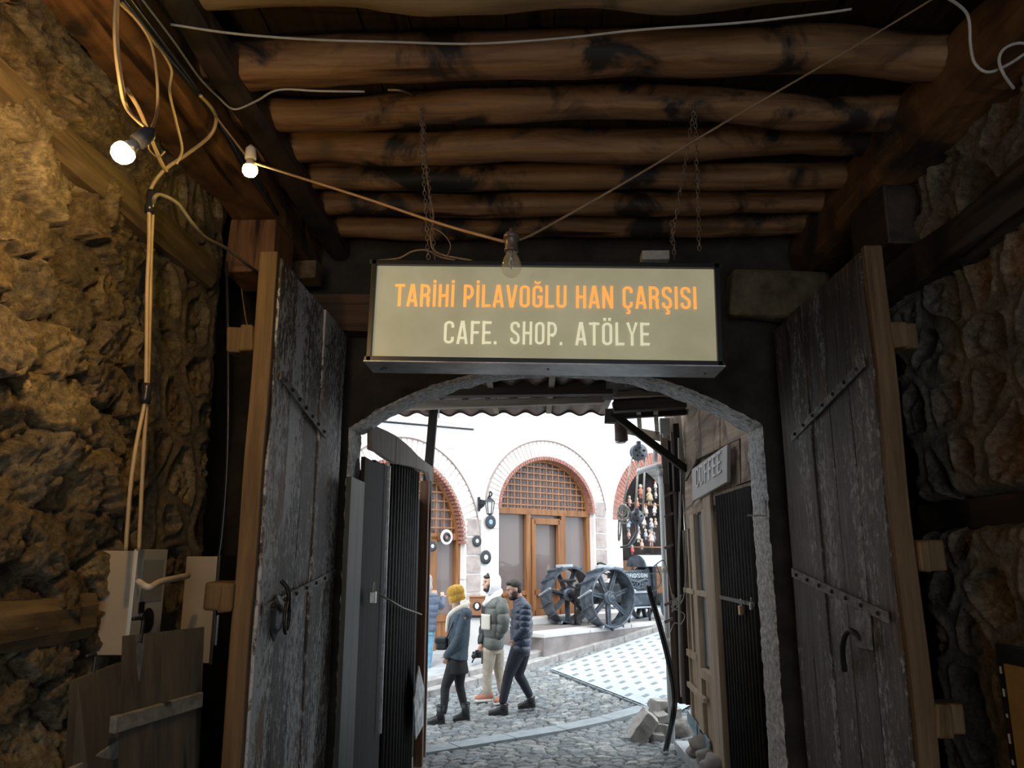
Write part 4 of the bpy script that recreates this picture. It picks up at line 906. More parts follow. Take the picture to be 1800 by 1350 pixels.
# ================================================================ things on the house front
M_vin = plain('vinyl_black', (.02, .024, .03), .25, 0, .3, 30, 0); M_lab = [plain('label_'+n, c, .5, 0, .05, 5, 0) for n, c in (('blue', (.25, .45, .65)), ('grey', (.55, .6, .62)), ('white', (.8, .8, .78)), ('red', (.45, .2, .16)))]
M_wvin = plain('vinyl_white', (.75, .74, .72), .3, 0, .05, 10, 0)
def record(u, v, rpx, li, lab, off=.05, white=False):
    s, z = FS(u, v, off); c = FP(s, z, off); R = rpx/1384*c.y*1.06; r = empty('vinyl_record', c, lab, 'record', 'vinyl records on the house front')
    mb = MB(); mb.lathe(c, FN, [(-.005, R*.98), (-.003, R), (.003, R), (.006, R*.97), (.004, R*.7), (.006, R*.42)], 30); mb.build('disc', M_wvin if white else M_vin, r)
    mb = MB(); mb.lathe(c+FN*.007, FN, [(0, R*.36), (.003, R*.36), (.0035, R*.34)], 24); mb.build('paper_label', M_lab[li], r)
    if white: mb = MB(); mb.torus(c+FN*.009, FN, R*.45, .03, 24, 6); mb.build('dark_ring', M_vin, r)
record(862.5, 917.5, 11.5, 0, 'highest black record, with a blue label, under the lantern'); record(838.5, 951, 9.5, 1, 'small black record left of and below the blue-labelled one'); record(854, 979.5, 11.5, 2, 'lowest black record on the white wall, with a white label')
record(785, 944, 12.5, 3, 'white record hanging over the left window', -.03, True); record(760, 960, 9, 1, 'black record at the left window, partly behind the white one', -.03)
# lantern
s, z = FS(861, 890, .45); lc = FP(s, z, .45); M_lant = plain('lantern_black', (.03, .035, .04), .4, .5, .2, 20, 0)
ln = empty('wall_lantern', FP(*FS(847, 886, .0), 0), 'black wall lantern on a curled bracket beside the middle arch', 'lantern')
px = lc.y/1384
mb = MB(); w0 = FP(*FS(842, 886, .02), .02); mb.box(w0, (.05, .05, .28)); mb.tube(spline([w0, w0.lerp(lc, .5)+Vector((0, 0, .03)), lc+Vector((-.02, 0, 17*px)), lc+Vector((0, 0, 26*px)), lc+Vector((.04, 0, 22*px)), lc+Vector((.0, 0, 16*px))]), .016, 6)
mb.poly([w0+Vector((0, 0, .1)), w0.lerp(lc, .6)+Vector((0, 0, .1)), w0.lerp(lc, .5)+Vector((0, 0, -.02)), w0+Vector((0, 0, -.12))], (0, .03, 0)); mb.build('bracket', M_lant, ln)
mb = MB(); mb.lathe(lc+Vector((0, 0, 8*px)), (0, 0, 1), [(0, 9.5*px), (1.5*px, 8.5*px), (5*px, 5*px), (6*px, 3*px), (8*px, 1.5*px)], 6, False); mb.lathe(lc+Vector((0, 0, -14*px)), (0, 0, 1), [(-2*px, 2*px), (0, 5.5*px), (1.5*px, 5.5*px)], 6, False)
for k in range(6):
    a = math.pi*k/3; mb.tube([lc+Vector((math.cos(a)*5.2*px, math.sin(a)*5.2*px, -13*px)), lc+Vector((math.cos(a)*8.5*px, math.sin(a)*8.5*px, 8*px))], .008, 4)
mb.build('lantern_cage', M_lant, ln)
mb = MB(); mb.lathe(lc+Vector((0, 0, -13*px)), (0, 0, 1), [(0, 4.8*px), (21*px, 8*px)], 6, False); mb.build('lantern_glass', glassmat('lantern_glass', (.8, .8, .78), .5), ln)
a, b = FP(*FS(640, 738, .05), .05), FP(*FS(832, 755, .05), .05); mb = MB(); mb.tube([a, b], .022, 6); mb.build('wall_cable', M_blk, label='dark cable strung high on the white house', cat='cable')
# ================================================================ canopy outside the gate
M_cor = plain('corrugated_brown', (.10, .062, .048), .6, .2, .3, 4, .3); M_cord = plain('corrugated_dark', (.014, .011, .010), .65, .1, .4, 6, .3, spec=.25)
M_dt = wood('dark_timber', (.018, .013, .010), (.05, .034, .024), 0, 8); M_dty = wood('dark_timber_long', (.018, .013, .010), (.055, .036, .026), 1, 8); M_dtz = wood('dark_timber_post', (.014, .011, .010), (.035, .026, .02), 2, 8)
M_pt = wood('pale_timber', (.14, .11, .085), (.34, .28, .22), 0, 8)
def corr(mb, o, ax, up, L, H, pitch, amp, out, seg=8, t=.006, wavy=None):
    """corrugated sheet: o corner, ax = direction across the waves, up = along them"""
    o, ax, up, out = Vector(o), Vector(ax), Vector(up), Vector(out); n = int(L/pitch*seg); vs = []
    for i in range(n+1):
        x = L*i/n; w = math.sin(2*math.pi*x/pitch)*amp; h0 = wavy(x) if wavy else 0
        for hh, tt in ((h0, 0), (H, 0), (H, t), (h0, t)): vs.append(o+ax*x+up*hh+out*(w+tt))
    fs = [(i*4+k, i*4+(k+1) % 4, (i+1)*4+(k+1) % 4, (i+1)*4+k) for i in range(n) for k in range(4)]
    return mb.add(vs, fs, True)
YC = 9.45; zc_f = P(860, 731, YC).z; x0c, x1c = P(640, 733, YC).x, P(1064, 722, YC).x
cn_ = empty('canopy', ((x0c+x1c)/2, 7.6, zc_f), 'brown corrugated canopy on timbers just outside the archway', 'canopy')
mb = MB(); corr(mb, (x0c-.2, 5.5, zc_f+.16), (1, 0, 0), Vector((0, YC-5.5, -.14)).normalized(), x1c-x0c+.2, YC-5.5, .27, .028, (0, 0, 1)); mb.build('roof_sheet', M_cor, cn_)
mb = MB(); corr(mb, (x0c-.2, YC-.08, zc_f+.0), (1, 0, 0), (0, 0, 1), x1c-x0c+.2, .12, .27, .012, (0, -1, 0), wavy=lambda x: .022*math.sin(2*math.pi*x/.27)); mb.build('eave_strip', M_cor, cn_)
def span(u0, v0, u1, v1, Y, w, h, name, m_, par, Y2=None):
    a, b = P(u0, v0, Y), P(u1, v1, Y2 or Y); mb = MB(); mb.bar(a, b, w, h, jit=.006); return mb.build(name, m_, par)
span(660, 716, 1062, 703, 8.55, .10, .085, 'purlin', M_pt, cn_); span(640, 686, 1075, 681, 8.0, .14, .17, 'purlin', M_dt, cn_); span(640, 655, 1075, 652, 7.3, .10, .08, 'purlin', M_pt, cn_)
for u, v in ((693, 726), (872, 722), (965, 720), (1058, 716)):
    b = P(u, v, 9.2); a = Vector((b.x, 5.6, zc_f+.10)); mb = MB(); mb.bar(a, Vector((b.x, 9.33, zc_f+.035)), .06, .07, jit=.004); mb.build('rafter', M_pt, cn_)
pt_, pb_ = P(765, 690, 9.25), P(753, 830, 9.25); dp_ = pb_-pt_
pb_ = pb_+dp_*((pb_.z-gz(pb_.x, 9.25))/-dp_.z); mb = MB(); mb.bar(pt_, pb_, .10, .09, up=(0, 1, 0)); mb.build('post', M_dtz, cn_)
mb = MB(); mb.tube([P(773, 682, 9.0), P(771, 735, 9.0)], .008, 5); mb.build('hanging_rod', M_steel, cn_)
# right-hand timber frame with brace
fr2 = empty('timber_frame', P(1080, 720, 8.3), 'dark timber beams with a slanting brace right of the canopy', 'timber frame')
xb_ = P(1072, 735, 8.2).x
mb = MB(); mb.bar((xb_, 5.6, zc_f+.10), (xb_, 8.5, zc_f+.10), .13, .20, jit=.01); mb.build('long_beam', M_dty, fr2)
mb = MB(); mb.box(P(1073, 732, 8.3), (.12, .14, .15), jit=.008); mb.build('beam_end', wood('beam_end_wood', (.05, .045, .04), (.14, .125, .11), 2, 8), fr2)
for (u0, v0, u1, v1, Y, w, h, m_) in ((1078, 716, 1205, 709, 7.9, .12, .10, M_dt), (1078, 696, 1204, 690, 8.3, .08, .045, M_pt), (1080, 731, 1205, 724, 8.6, .10, .07, M_dt), (1088, 752, 1170, 770, 9.4, .10, .10, wood('beam_worn', (.06, .045, .035), (.15, .115, .09), 0, 7)), (1100, 670, 1240, 668, 7.2, .09, .09, M_dt)):
    span(u0, v0, u1, v1, Y, w, h, 'cross_beam', m_, fr2)
span(1078, 697, 1236, 690, 8.72, .10, .17, 'cross_beam', M_dt, fr2)
for u in (1122, 1152):
    a, b = P(u, 715, 8.3), P(u+3, 757, 9.4); mb = MB(); mb.bar(a, b, .05, .06); mb.build('rafter', M_pt, fr2)
mb = MB()
for k in range(6): mb.box((x1c+.08+.15*k, 7.6, zc_f+.07+.012*(k % 2)), (.148, 2.3, .03))
mb.build('deck_planks', M_dty, fr2)
mb = MB(); mb.bar(P(1076, 726, 8.2), P(1207, 826, 8.35), .055, .075); mb.build('brace', M_dtz, fr2)
a = P(1092, 760, 8.8); k_ = 8.8/1384
mb = MB(); mb.lathe(a+Vector((0, 0, -16*k_)), (0, 0, 1), [(0, 11*k_), (.01, 12*k_), (40*k_, 12*k_)], 18); lo = mb.build('canister_lamp', M_cor, label='dark round canister lamp under the timber frame', cat='lamp')
mb = MB(); mb.lathe(a+Vector((-.01, 0, -20*k_)), (0, 0, 1), [(0, 7*k_), (1*k_, 10*k_), (4*k_, 10*k_)], 18); mb.build('lamp_lens', M_steel, lo)
a = P(1168, 750, 8.3); mb = MB(); mb.box(a, (.10, .08, .17)); mb.box(a+Vector((.0, 0, -.10)), (.05, .04, .04)); mb.build('junction_box', M_wm, label='small white utility box fixed under the beams above the brace', cat='utility box', bevel=.004)

# ================================================================ left lean-to wall
XW = -1.13
def plate(pts, x, t, name, m_, par, bev=.003):
    mb = MB(); mb.poly([PX(u, v, x) for u, v in pts], (t, 0, 0)); return mb.build(name, m_, par, bevel=bev)
M_gw = wood('grey_fascia', (.13, .10, .085), (.30, .255, .225), 2, 9); M_gp = wood('grey_door_paint', (.035, .037, .032), (.075, .078, .068), 2, 6, .5, .2); M_rp = wood('rust_post', (.10, .045, .025), (.20, .10, .055), 2, 7)
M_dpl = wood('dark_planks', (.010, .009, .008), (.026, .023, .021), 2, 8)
lw = empty('lean_to_wall', PX(700, 1350, XW), 'dark plank and corrugated lean-to wall left of the archway outside, with a worn grey fascia', 'lean-to wall')
top = [(655, 745), (668, 752), (680, 757), (697, 766), (705, 772), (712, 778), (722, 787), (735, 801), (745, 809), (762, 822)]
mid = len(top)//2
plate([(655, 745), (668, 752), (680, 757), (697, 766), (694, 814), (676, 803), (666, 795), (655, 790)], XW, -.04, 'fascia_board', M_gw, lw)
plate([(698, 767), (712, 778), (722, 787), (735, 801), (745, 809), (762, 822), (762, 848), (757, 846), (752, 830), (722, 820), (696, 815)], XW+.005, -.04, 'fascia_board', M_gw, lw)
for i, (ua, ub, va, vb, m_) in enumerate(((619, 643, 836, 848, M_gp), (645, 664, 800, 808, M_dpl), (666, 681, 806, 812, M_dpl), (682, 692, 812, 816, M_dpl))):
    ya, yb = PX(ua, 900, XW).y, PX(ub, 900, XW).y; zt3 = PX(ua, va, XW).z; mb = MB()
    mb.box((XW-.03-.012*i, (ya+yb)/2, (zt3-.6)/2+.0), (.03, yb-ya, zt3+.6)); mb.build('plank', m_, lw, bevel=.003)
ya, yb = PX(695, 900, XW).y, PX(742, 900, XW).y; zt3 = PX(735, 835, XW).z
mb = MB(); corr(mb, (XW-.06, ya, -.6), (0, 1, 0), (0, 0, 1), yb-ya, zt3+.66, .15, .022, (1, 0, 0)); mb.build('corrugated_sheet', M_cord, lw)
mb = MB(); mb.box((XW-.02, PX(749, 900, XW).y, zt3/2-.3), (.09, .10, zt3+.6)); mb.build('end_post', M_rp, lw, bevel=.004)
mb = MB(); mb.box((XW-.01, PX(757, 900, XW).y, zt3/2-.3), (.03, .05, zt3+.65)); mb.build('end_strip', M_gw, lw)
mb = MB(); yy = PX(686, 900, XW).y; mb.box((XW-.02, yy, (PX(690, 820, XW).z+PX(672, 1290, XW).z)/2), (.02, .02, PX(690, 820, XW).z-PX(672, 1290, XW).z)); mb.build('light_slit_strip', M_steel, lw)  # pale strip drawn for the light showing through the plank gap
def padlock(c, nx, k, lab, m_):
    r = empty('padlock', c, lab, 'padlock'); mb = MB(); mb.box(Vector(c), (.03*k, .05*k, .06*k)); mb.build('lock_body', m_, r, bevel=.004)
    mb = MB(); mb.tube(spline([Vector(c)+Vector((0, -.017*k, .02*k)), Vector(c)+Vector((0, -.017*k, .055*k)), Vector(c)+Vector((0, 0, .075*k)), Vector(c)+Vector((0, .017*k, .055*k)), Vector(c)+Vector((0, .017*k, .02*k))]), .004*k, 6); mb.build('shackle', M_steel, r)
padlock(PX(656, 1050, XW+.03), 1, 1.3, 'steel padlock on the dark lean-to wall, left side', M_steel)
mb = MB(); a, b = PX(662, 1042, XW+.03), PX(741, 1080, XW+.03); mb.tube([a, a.lerp(b, .5)+Vector((0, 0, -.02)), b], .008, 5); mb.build('locking_rod', M_chain, label='thin locking rod across the corrugated lean-to wall', cat='rod')
mb = MB(); mb.poly([PX(737, 1170, XW+.05), PX(746, 1210, XW+.05), PX(744, 1275, XW+.05), PX(731, 1300, XW+.05), PX(728, 1230, XW+.05)], (-.012, 0, 0)); mb.build('poster', plain('poster_paper', (.42, .45, .45), .6, 0, .5, 9, 0), label='torn pale poster at the foot of the lean-to wall end', cat='poster')
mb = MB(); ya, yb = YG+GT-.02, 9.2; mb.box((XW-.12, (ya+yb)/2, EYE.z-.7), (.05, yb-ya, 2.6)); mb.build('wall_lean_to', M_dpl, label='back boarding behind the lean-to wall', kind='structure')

# ================================================================ right shop front
XS = 1.70
M_ply = wood('weathered_ply', (.22, .16, .115), (.50, .39, .30), 1, 5, .8, .4, (.16, .12, .095), 2.5, (.5, .62), .2); M_frm = wood('bare_frame', (.30, .22, .15), (.56, .45, .34), 2, 8, .7, .3); M_lp = wood('panel_tan', (.28, .20, .13), (.54, .40, .28), 2, 6, .7, .3)
M_blue = plain('blue_panel', (.22, .33, .38), .6, 0, .25, 8, .2); M_wgl = glassmat('shop_window_glass', (.50, .58, .62), .8, .04)  # pane tint made pale to stand in for reflected sky
sf = empty('shop_facade', PX(1240, 1300, XS), 'patched wooden shop front with narrow windows right of the archway', 'shop front')
X_ = XS
for pts in ([(1207, 766), (1219, 738), (1231, 704), (1224, 790), (1222, 812), (1204, 846)], [(1226, 690), (1265, 700), (1264, 788), (1224, 808)], [(1266, 700), (1330, 735), (1330, 757), (1267, 786)],
            [(1284, 775), (1299, 768), (1301, 850), (1286, 857)], [(1302, 767), (1320, 760), (1325, 842), (1303, 850)], [(1204, 848), (1216, 832), (1219, 926), (1204, 932)],
            [(1217, 880), (1322, 846), (1322, 858), (1218, 905)], [(1206, 790), (1290, 760), (1290, 862), (1206, 880)]):
    plate(pts, X_+random.uniform(-.012, .012)-(.02 if len(pts) != 4 or pts[0][0] != 1206 else -.03), .02, 'patch_board', M_ply, sf, .002)
plate([(1196, 716), (1240, 655), (1240, 765), (1203, 806)], X_+.06, .02, 'patch_board', M_ply, sf, .002)
def vpost(u0, u1, vt, vb, off, name, m_, t=.05, par=None):
    """vertical member: bounds taken at eye height, straight up and down"""
    y0, y1 = PX(u1, 980, X_).y, PX(u0, 980, X_).y; um = (u0+u1)/2; zt4, zb4 = P(um, vt, (y0+y1)/2).z, P(um, vb, (y0+y1)/2).z
    mb = MB(); mb.box((X_-off+t/2, (y0+y1)/2, (zt4+zb4)/2), (t, y1-y0, zt4-zb4)); return mb.build(name, m_, par or sf, bevel=.003)
vpost(1249, 1263, 868, 1400, .05, 'corner_post', M_frm, .08)
vpost(1204.5, 1206.5, 932, 1262, .02, 'stile', M_frm); vpost(1220, 1227, 905, 1290, .03, 'stile', M_frm); vpost(1242, 1247, 895, 1330, .03, 'stile', M_frm); vpost(1212, 1214.5, 930, 1150, .02, 'glazing_bar', M_frm)
vpost(1206, 1221, 930, 1150, -.03, 'pane', M_wgl, .008); vpost(1227, 1243, 900, 1175, -.03, 'pane', M_wgl, .008)
def rail(u0, v0, u1, v1, hpx, name, m_, off=.03):
    a, b = PX(u0, v0, X_), PX(u1, v1, X_); mb = MB(); mb.bar(a+Vector((-off+.025, 0, 0)), b+Vector((-off+.025, 0, 0)), .05, hpx*a.y/1384); mb.build(name, m_, sf, bevel=.003)
zr = PX(1240, 1044, X_).z; ys_ = [PX(u, 980, X_).y for u in (1204, 1222, 1228, 1262)]
for (ya, yb, z, h, nm, m_) in ((ys_[1], ys_[0], zr, .05, 'rail', M_frm), (ys_[3], ys_[2], zr, .05, 'rail', M_frm), (ys_[1], ys_[0], PX(1213, 1146, X_).z, .07, 'rail', M_lp), (ys_[3], ys_[2], PX(1245, 1187, X_).z, .09, 'rail', M_lp)):
    mb = MB(); mb.box((X_-.01, (ya+yb)/2, z), (.06, abs(yb-ya), h)); mb.build(nm, m_, sf, bevel=.003)
zb1, zb2 = PX(1215, 1262, X_).z, PX(1240, 1315, X_).z
mb = MB(); z = PX(1213, 1150, X_).z; mb.box((X_+.02, (ys_[0]+ys_[1])/2, (z+zb1)/2), (.03, ys_[0]-ys_[1], z-zb1)); mb.build('lower_panel', M_lp, sf)
mb = MB(); z = PX(1245, 1192, X_).z; mb.box((X_+.02, (ys_[2]+ys_[3])/2, (z+zb2)/2-.1), (.03, ys_[2]-ys_[3], z-zb2+.2)); mb.build('lower_panel', M_lp, sf)
mb = MB(); a, b = PX(1205, 1196, X_-.03), PX(1240, 1232, X_-.03); mb.bar(a, b, .04, .05); mb.build('door_bar', M_frm, sf, bevel=.003)
plate([(1207, 1247), (1224, 1272), (1225, 1300), (1208, 1268)], X_-.03, .015, 'blue_panel', M_blue, sf); plate([(1226, 1274), (1246, 1303), (1246, 1330), (1227, 1300)], X_-.03, .015, 'blue_panel', M_blue, sf)
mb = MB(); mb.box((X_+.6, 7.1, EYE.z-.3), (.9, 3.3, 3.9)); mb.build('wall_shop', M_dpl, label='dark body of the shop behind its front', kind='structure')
# sign
sgc = [PX(1216, 825, X_-.09), PX(1278, 781, X_-.09), PX(1278, 847, X_-.09), PX(1217, 881, X_-.09)]
M_sgb = plain('shop_sign_board', (.42, .41, .41), .5, 0, .06, 5, 0)
cs = empty('shop_sign', (sgc[2]+sgc[3])/2, 'faded grey COFFEE sign board on the shop front', 'sign')
mb = MB(); mb.quadbox(sgc, (.03, 0, 0)); mb.build('sign_board', M_sgb, cs, bevel=.003)
mb = MB(); e1 = (sgc[2]-sgc[3]); L1 = e1.length; e1n = e1.normalized(); u1 = (sgc[0]-sgc[3]).normalized()
strokes(mb, 'COFFEE', sgc[3]+e1*.14+u1*.10, e1n, (u1+(sgc[1]-sgc[2]).normalized()).normalized(), (-1, 0, 0), .19, L1*.74, thick=.012, tw=.10); mb.build('faint_lettering', plain('letters_pale', (.66, .65, .66), .5, 0, .03, 5, 0), cs)
mb = MB(); mb.tube(spline([PX(1207, 896, X_-.06), PX(1214, 888, X_-.08), PX(1222, 878, X_-.08), PX(1216, 890, X_-.05)]), .006, 5); mb.build('sign_wire', M_black, label='short wire ends under the COFFEE sign', cat='wire')
# corrugated shutter leaf nearer the gate
cl = empty('corrugated_leaf', PX(1300, 1350, 1.60), 'dark corrugated metal door leaf standing against the shop front by the archway', 'door leaf')
ya, yb = PX(1327, 980, 1.62).y, PX(1266, 980, 1.62).y; zt5 = (PX(1265, 874, 1.62).z+PX(1322, 848, 1.62).z)/2
mb = MB(); corr(mb, (1.62, ya, -.7), (0, 1, 0), (0, 0, 1), yb-ya, zt5+.7, .09, .014, (1, 0, 0), wavy=None); mb.build('corrugated_sheet', M_cord, cl)
mb = MB(); mb.box((1.66, ya-.04, zt5/2-.3), (.07, .09, zt5+.9)); mb.build('leaf_post', M_rp, cl, bevel=.004)
zb_ = PX(1300, 1057, 1.6).z; mb = MB(); mb.box((1.60, (ya+yb)/2, zb_), (.012, yb-ya, .03)); mb.build('lock_bar', M_iron, cl)
padlock(PX(1303, 1073, 1.575), 1, 1.1, 'brass padlock hanging from the corrugated leaf', plain('brass', (.45, .27, .10), .35, .8, .1, 9, 0)); padlock(PX(1321, 1066, 1.575), 1, .8, 'small steel padlock beside the brass one', M_steel)
mb = MB(); a = PX(1347, 906, 1.5); mb.tube([a+Vector((-.12, 0, 0)), a, a+Vector((0, 0, .09))], .006, 5); mb.build('wall_hook', M_steel, label='small bent metal hook on the right jamb of the archway', cat='hook')
# ---------------------------------------------------------------- corner post, pipe, cables
ZG = P(1185, 1238, 8.8).z
def upright(u0, u1, vt, Y, name, m_, par=None, lab=None, cat=None, zb=None, t=.06):
    x0, x1 = P(u0, 980, Y).x, P(u1, 980, Y).x; zt_ = P((u0+u1)/2, vt, Y).z; zb = ZG if zb is None else zb
    mb = MB(); mb.box(((x0+x1)/2, Y, (zt_+zb)/2), (x1-x0, t, zt_-zb), jit=.004); return mb.build(name, m_, par, label=lab, cat=cat, bevel=.003)
cp = empty('plank_post', P(1185, 1240, 8.8), 'bundle of worn planks forming the corner post beside the white drainpipe', 'post')
M_brn = wood('brown_plank', (.09, .065, .05), (.20, .15, .12), 2, 8)
upright(1172, 1182, 850, 8.9, 'plank', M_brn, cp); upright(1182, 1188, 775, 8.86, 'plank', M_dtz, cp); upright(1188, 1193, 760, 8.84, 'plank', M_gw, cp); upright(1193, 1204, 745, 8.8, 'plank', M_dtz, cp); upright(1170, 1200, 735, 9.1, 'plank', M_brn, cp, zb=P(1185, 850, 9.1).z)
upright(1196, 1226, 698, 9.05, 'plank', M_brn, cp, zb=P(1205, 900, 9.05).z); upright(1180, 1197, 715, 9.2, 'plank', M_gw, cp, zb=P(1188, 860, 9.2).z)
upright(1190, 1200, 815, 8.72, 'switch_box', M_dtz, cp, zb=P(1195, 865, 8.72).z, t=.08)
for v in (868, 905, 960, 1060, 1090): 
    a, b = P(1168, v+4, 8.74), P(1183, v-3, 8.74); mb = MB(); mb.bar(a, b, .02, .03); mb.build('pipe_strap', M_gw, cp)
M_pvc = plain('pvc_white', (.78, .79, .80), .4, 0, .05, 4, 0)
Yp = 9.1; xp = P(1168, 980, Yp).x; zt6 = P(1163, 822, Yp).z
dp = empty('drainpipe', (xp, Yp, gz(xp, Yp)), 'white plastic drainpipe with an elbow at the street corner', 'drainpipe')
mb = MB(); mb.tube([(xp, Yp, gz(xp, Yp)+.05), (xp, Yp, zt6)], .034, 14); mb.tube(spline([(xp, Yp, zt6-.03), (xp-.005, Yp, zt6+.0), (xp-.04, Yp, zt6+.02), P(1122, 829, Yp+.3)]), .034, 12); mb.build('pipe', M_pvc, dp)
for z in (zt6-.09, zt6-1.2, zt6-2.0): mb = MB(); mb.lathe((xp, Yp, z), (0, 0, 1), [(0, .040), (.08, .040)], 14); mb.build('coupling', M_pvc, dp)
mb = MB(); a = P(1152, 812, 9.2); mb.tube([a, P(1152, 778, 9.2)], .03, 12); mb.build('pipe_stub', M_pvc, label='short white pipe stub above the drainpipe elbow', cat='pipe')
M_hose = plain('hose_black', (.02, .022, .025), .3, 0, .1, 8, 0)
for k, (du, lab) in enumerate(((0, 'thick black hose leaning from the pavement up to the tractor side'), (5, 'second black hose lying against the first on its right'))):
    mb = MB(); mb.tube(spline([P(1138+du, 1030, 8.55), P(1142+du, 1048, 8.5), P(1160+du, 1110, 8.45), P(1177+du, 1180, 8.4), P(1183+du, 1225, 8.35), P(1180+du, 1262, 8.3), Vector(hit(1168+du, 1322))+Vector((0, 0, .02))]), .015, 8); mb.build('hose', M_hose, label=lab, cat='hose', group='black hoses at the street corner')
cable([P(1150, 995, 8.5), P(1165, 985, 8.5), P(1172, 1000, 8.5), P(1182, 1050, 8.5), P(1190, 1062, 8.5)], .006, M_cw, 'thin loose wire at the drainpipe above the knotted bundle')
cable([P(1193, 770, 8.7), P(1195, 880, 8.7), P(1193, 990, 8.7), P(1194, 1100, 8.7), P(1196, 1180, 8.7), P(1198, 1225, 8.7)], .012, M_cw, 'whitish cable running down the corner post')
cable([P(1200, 870, 8.66), P(1206, 960, 8.6), P(1203, 1040, 8.6), P(1196, 1062, 8.6)], .006, M_cw, 'grey wire bowing to the right of the corner post')
random.seed(12); pts = [P(1190+random.uniform(-10, 10), 1058+random.uniform(-14, 18), 8.55+random.uniform(-.03, .03)) for _ in range(16)]+[P(1203, 1080, 8.5), P(1196, 1098, 8.5), P(1186, 1095, 8.5), P(1178, 1112, 8.5)]
cable(pts, .005, M_cw, 'tangled knot of pale wire on the corner post')
# ---------------------------------------------------------------- pulleys
M_pul = plain('pulley_grey', (.20, .22, .25), .4, .3, .1, 12, .2); M_rope = plain('rope', (.60, .58, .54), .9, 0, .15, 50, .4)
Yq = 9.6; kq = Yq/1384
def pulley(u, v, rpx, lab, n):
    c = P(u, v, Yq); r = empty('pulley', c, lab, 'pulley'); R = rpx*kq; ax = Vector((.25, -1, 0)).normalized()
    mb = MB(); mb.lathe(c-ax*.05, ax, [(0, R*.95), (.01, R), (.03, R), (.035, R*.8), (.065, R*.8), (.07, R), (.09, R), (.1, R*.95)], 28); w_ = mb.build('wheel', M_pul, r)
    mb = MB(); x, y, _ = frame_of(ax)
    for k in range(n): a = 2*math.pi*k/n+.3; mb.lathe(c+ax*.048+(x*math.cos(a)+y*math.sin(a))*R*.55, ax, [(0, R*.15), (.005, R*.15)], 10, False)
    mb.build('lightening_holes', M_dk, w_); mb = MB(); mb.lathe(c+ax*.045, ax, [(0, R*.2), (.03, R*.16)], 12); mb.build('axle', M_pul, w_)
    mb = MB(); mb.box(c+Vector((0, 0, R*.9)), (.05, .13, R*.8)); mb.build('hanger', M_pul, r, bevel=.006); return c
c1_ = pulley(1122.5, 795, 15, 'upper grey pulley wheel with five round holes hung beside the drainpipe', 5)
c2_ = pulley(1119, 909, 12, 'lower grey pulley wheel hanging on ropes before the toy stall', 3)
for (pa, pb, lab) in (((1112, 800), (1096, 885), 'rope slanting down from the upper pulley to the rope coil'), ((1122, 810), (1117, 898), 'middle straight rope between the two pulleys'), ((1134, 800), (1130, 900), 'right-hand rope between the two pulleys')):
    mb = MB(); mb.tube([P(*pa, Yq), P(*pb, Yq)], .012, 6); mb.build('rope', M_rope, label=lab, cat='rope', group='ropes on the pulleys')
random.seed(4); cc = P(1096, 895, Yq); mb = MB()
for k in range(5): mb.torus(cc+Vector((random.uniform(-.02, .02), random.uniform(-.02, .02), -.02*k)), Vector((random.uniform(-.4, .4), -1, random.uniform(-.4, .4))), .055+.01*k, .011, 18, 6, .8)
mb.tube(spline([cc, P(1089, 905, Yq), P(1087, 935, Yq), P(1088, 950, Yq), P(1091, 935, Yq), P(1092, 905, Yq)]), .011, 6); mb.build('rope_coil', M_rope, label='knotted coil of rope hanging at the white wall edge', cat='rope')
mb = MB(); mb.tube(spline([P(1118, 921, Yq), P(1121, 940, Yq), P(1112, 958, Yq), P(1100, 962, Yq), P(1090, 961, Yq)]), [.02, .018, .022, .014, .010]*6+[.01], 7) if False else mb.tube([P(1119, 903, Yq), P(1120, 935, Yq), P(1113, 950, Yq), P(1104, 960, Yq), P(1090, 962, Yq)], [.02, .02, .028, .016, .012], 8)
mb.build('iron_hook', M_pul, label='grey iron hook hanging below the lower pulley', cat='hook')
# ---------------------------------------------------------------- toys in the stall
toyc = [(.55, .35, .30), (.60, .55, .48), (.5, .2, .12), (.35, .38, .42), (.62, .42, .38), (.45, .36, .22), (.22, .22, .26), (.65, .62, .58), (.5, .12, .12), (.2, .3, .42)]
TM = [plain('toy_cloth_%d' % i, c, .9, 0, .2, 20, .2) for i, c in enumerate(toyc)]; M_skinT = plain('doll_skin', (.62, .42, .32), .6, 0, .05, 5, 0)
tn = ['rust', 'cream', 'orange', 'grey', 'pink', 'ochre', 'dark', 'white', 'red', 'blue']
TP = [(1126, 858, 2, 1.3), (1144, 865, 5, 1.7), (1112, 876, 4, 1.0), (1152, 850, 1, .9), (1122, 880, 2, 1.2), (1141, 893, 1, 1.1), (1150, 893, 7, 1.0), (1134, 890, 5, .9), (1157, 888, 5, .9), (1104, 918, 3, 1.0), (1109, 912, 9, .9), (1137, 912, 7, 1.2),
      (1145, 917, 3, 1.2), (1155, 915, 0, .9), (1128, 930, 6, 1.0), (1135, 935, 3, 1.0), (1147, 938, 4, 1.6), (1155, 940, 6, 1.0), (1122, 938, 1, 1.1), (1108, 935, 0, .9), (1117, 962, 8, .9), (1128, 952, 0, 1.0), (1102, 890, 6, .9), (1158, 865, 7, .8)]
whr = ['high up beside the middle rope', 'high in the centre of the stall', 'at the left under the brick arch', 'near the top by the drainpipe', 'just right of the middle rope', 'in the upper middle row', 'in the upper row next to the drainpipe', 'between the right rope and the upper row', 'tucked behind the drainpipe', 'low at the left wall edge', 'left of the lower pulley', 'right of the lower pulley', 'in the middle row, centre right', 'in the middle row at the pipe', 'below the lower pulley to the right', 'lower row centre', 'large, seated on the lower shelf', 'lower row against the pipe', 'under the lower pulley', 'at the left under the blue one', 'hanging lowest above the tank', 'lower row between the hook and the seated doll', 'upper left by the slanting rope', 'top right, half behind the pipe']
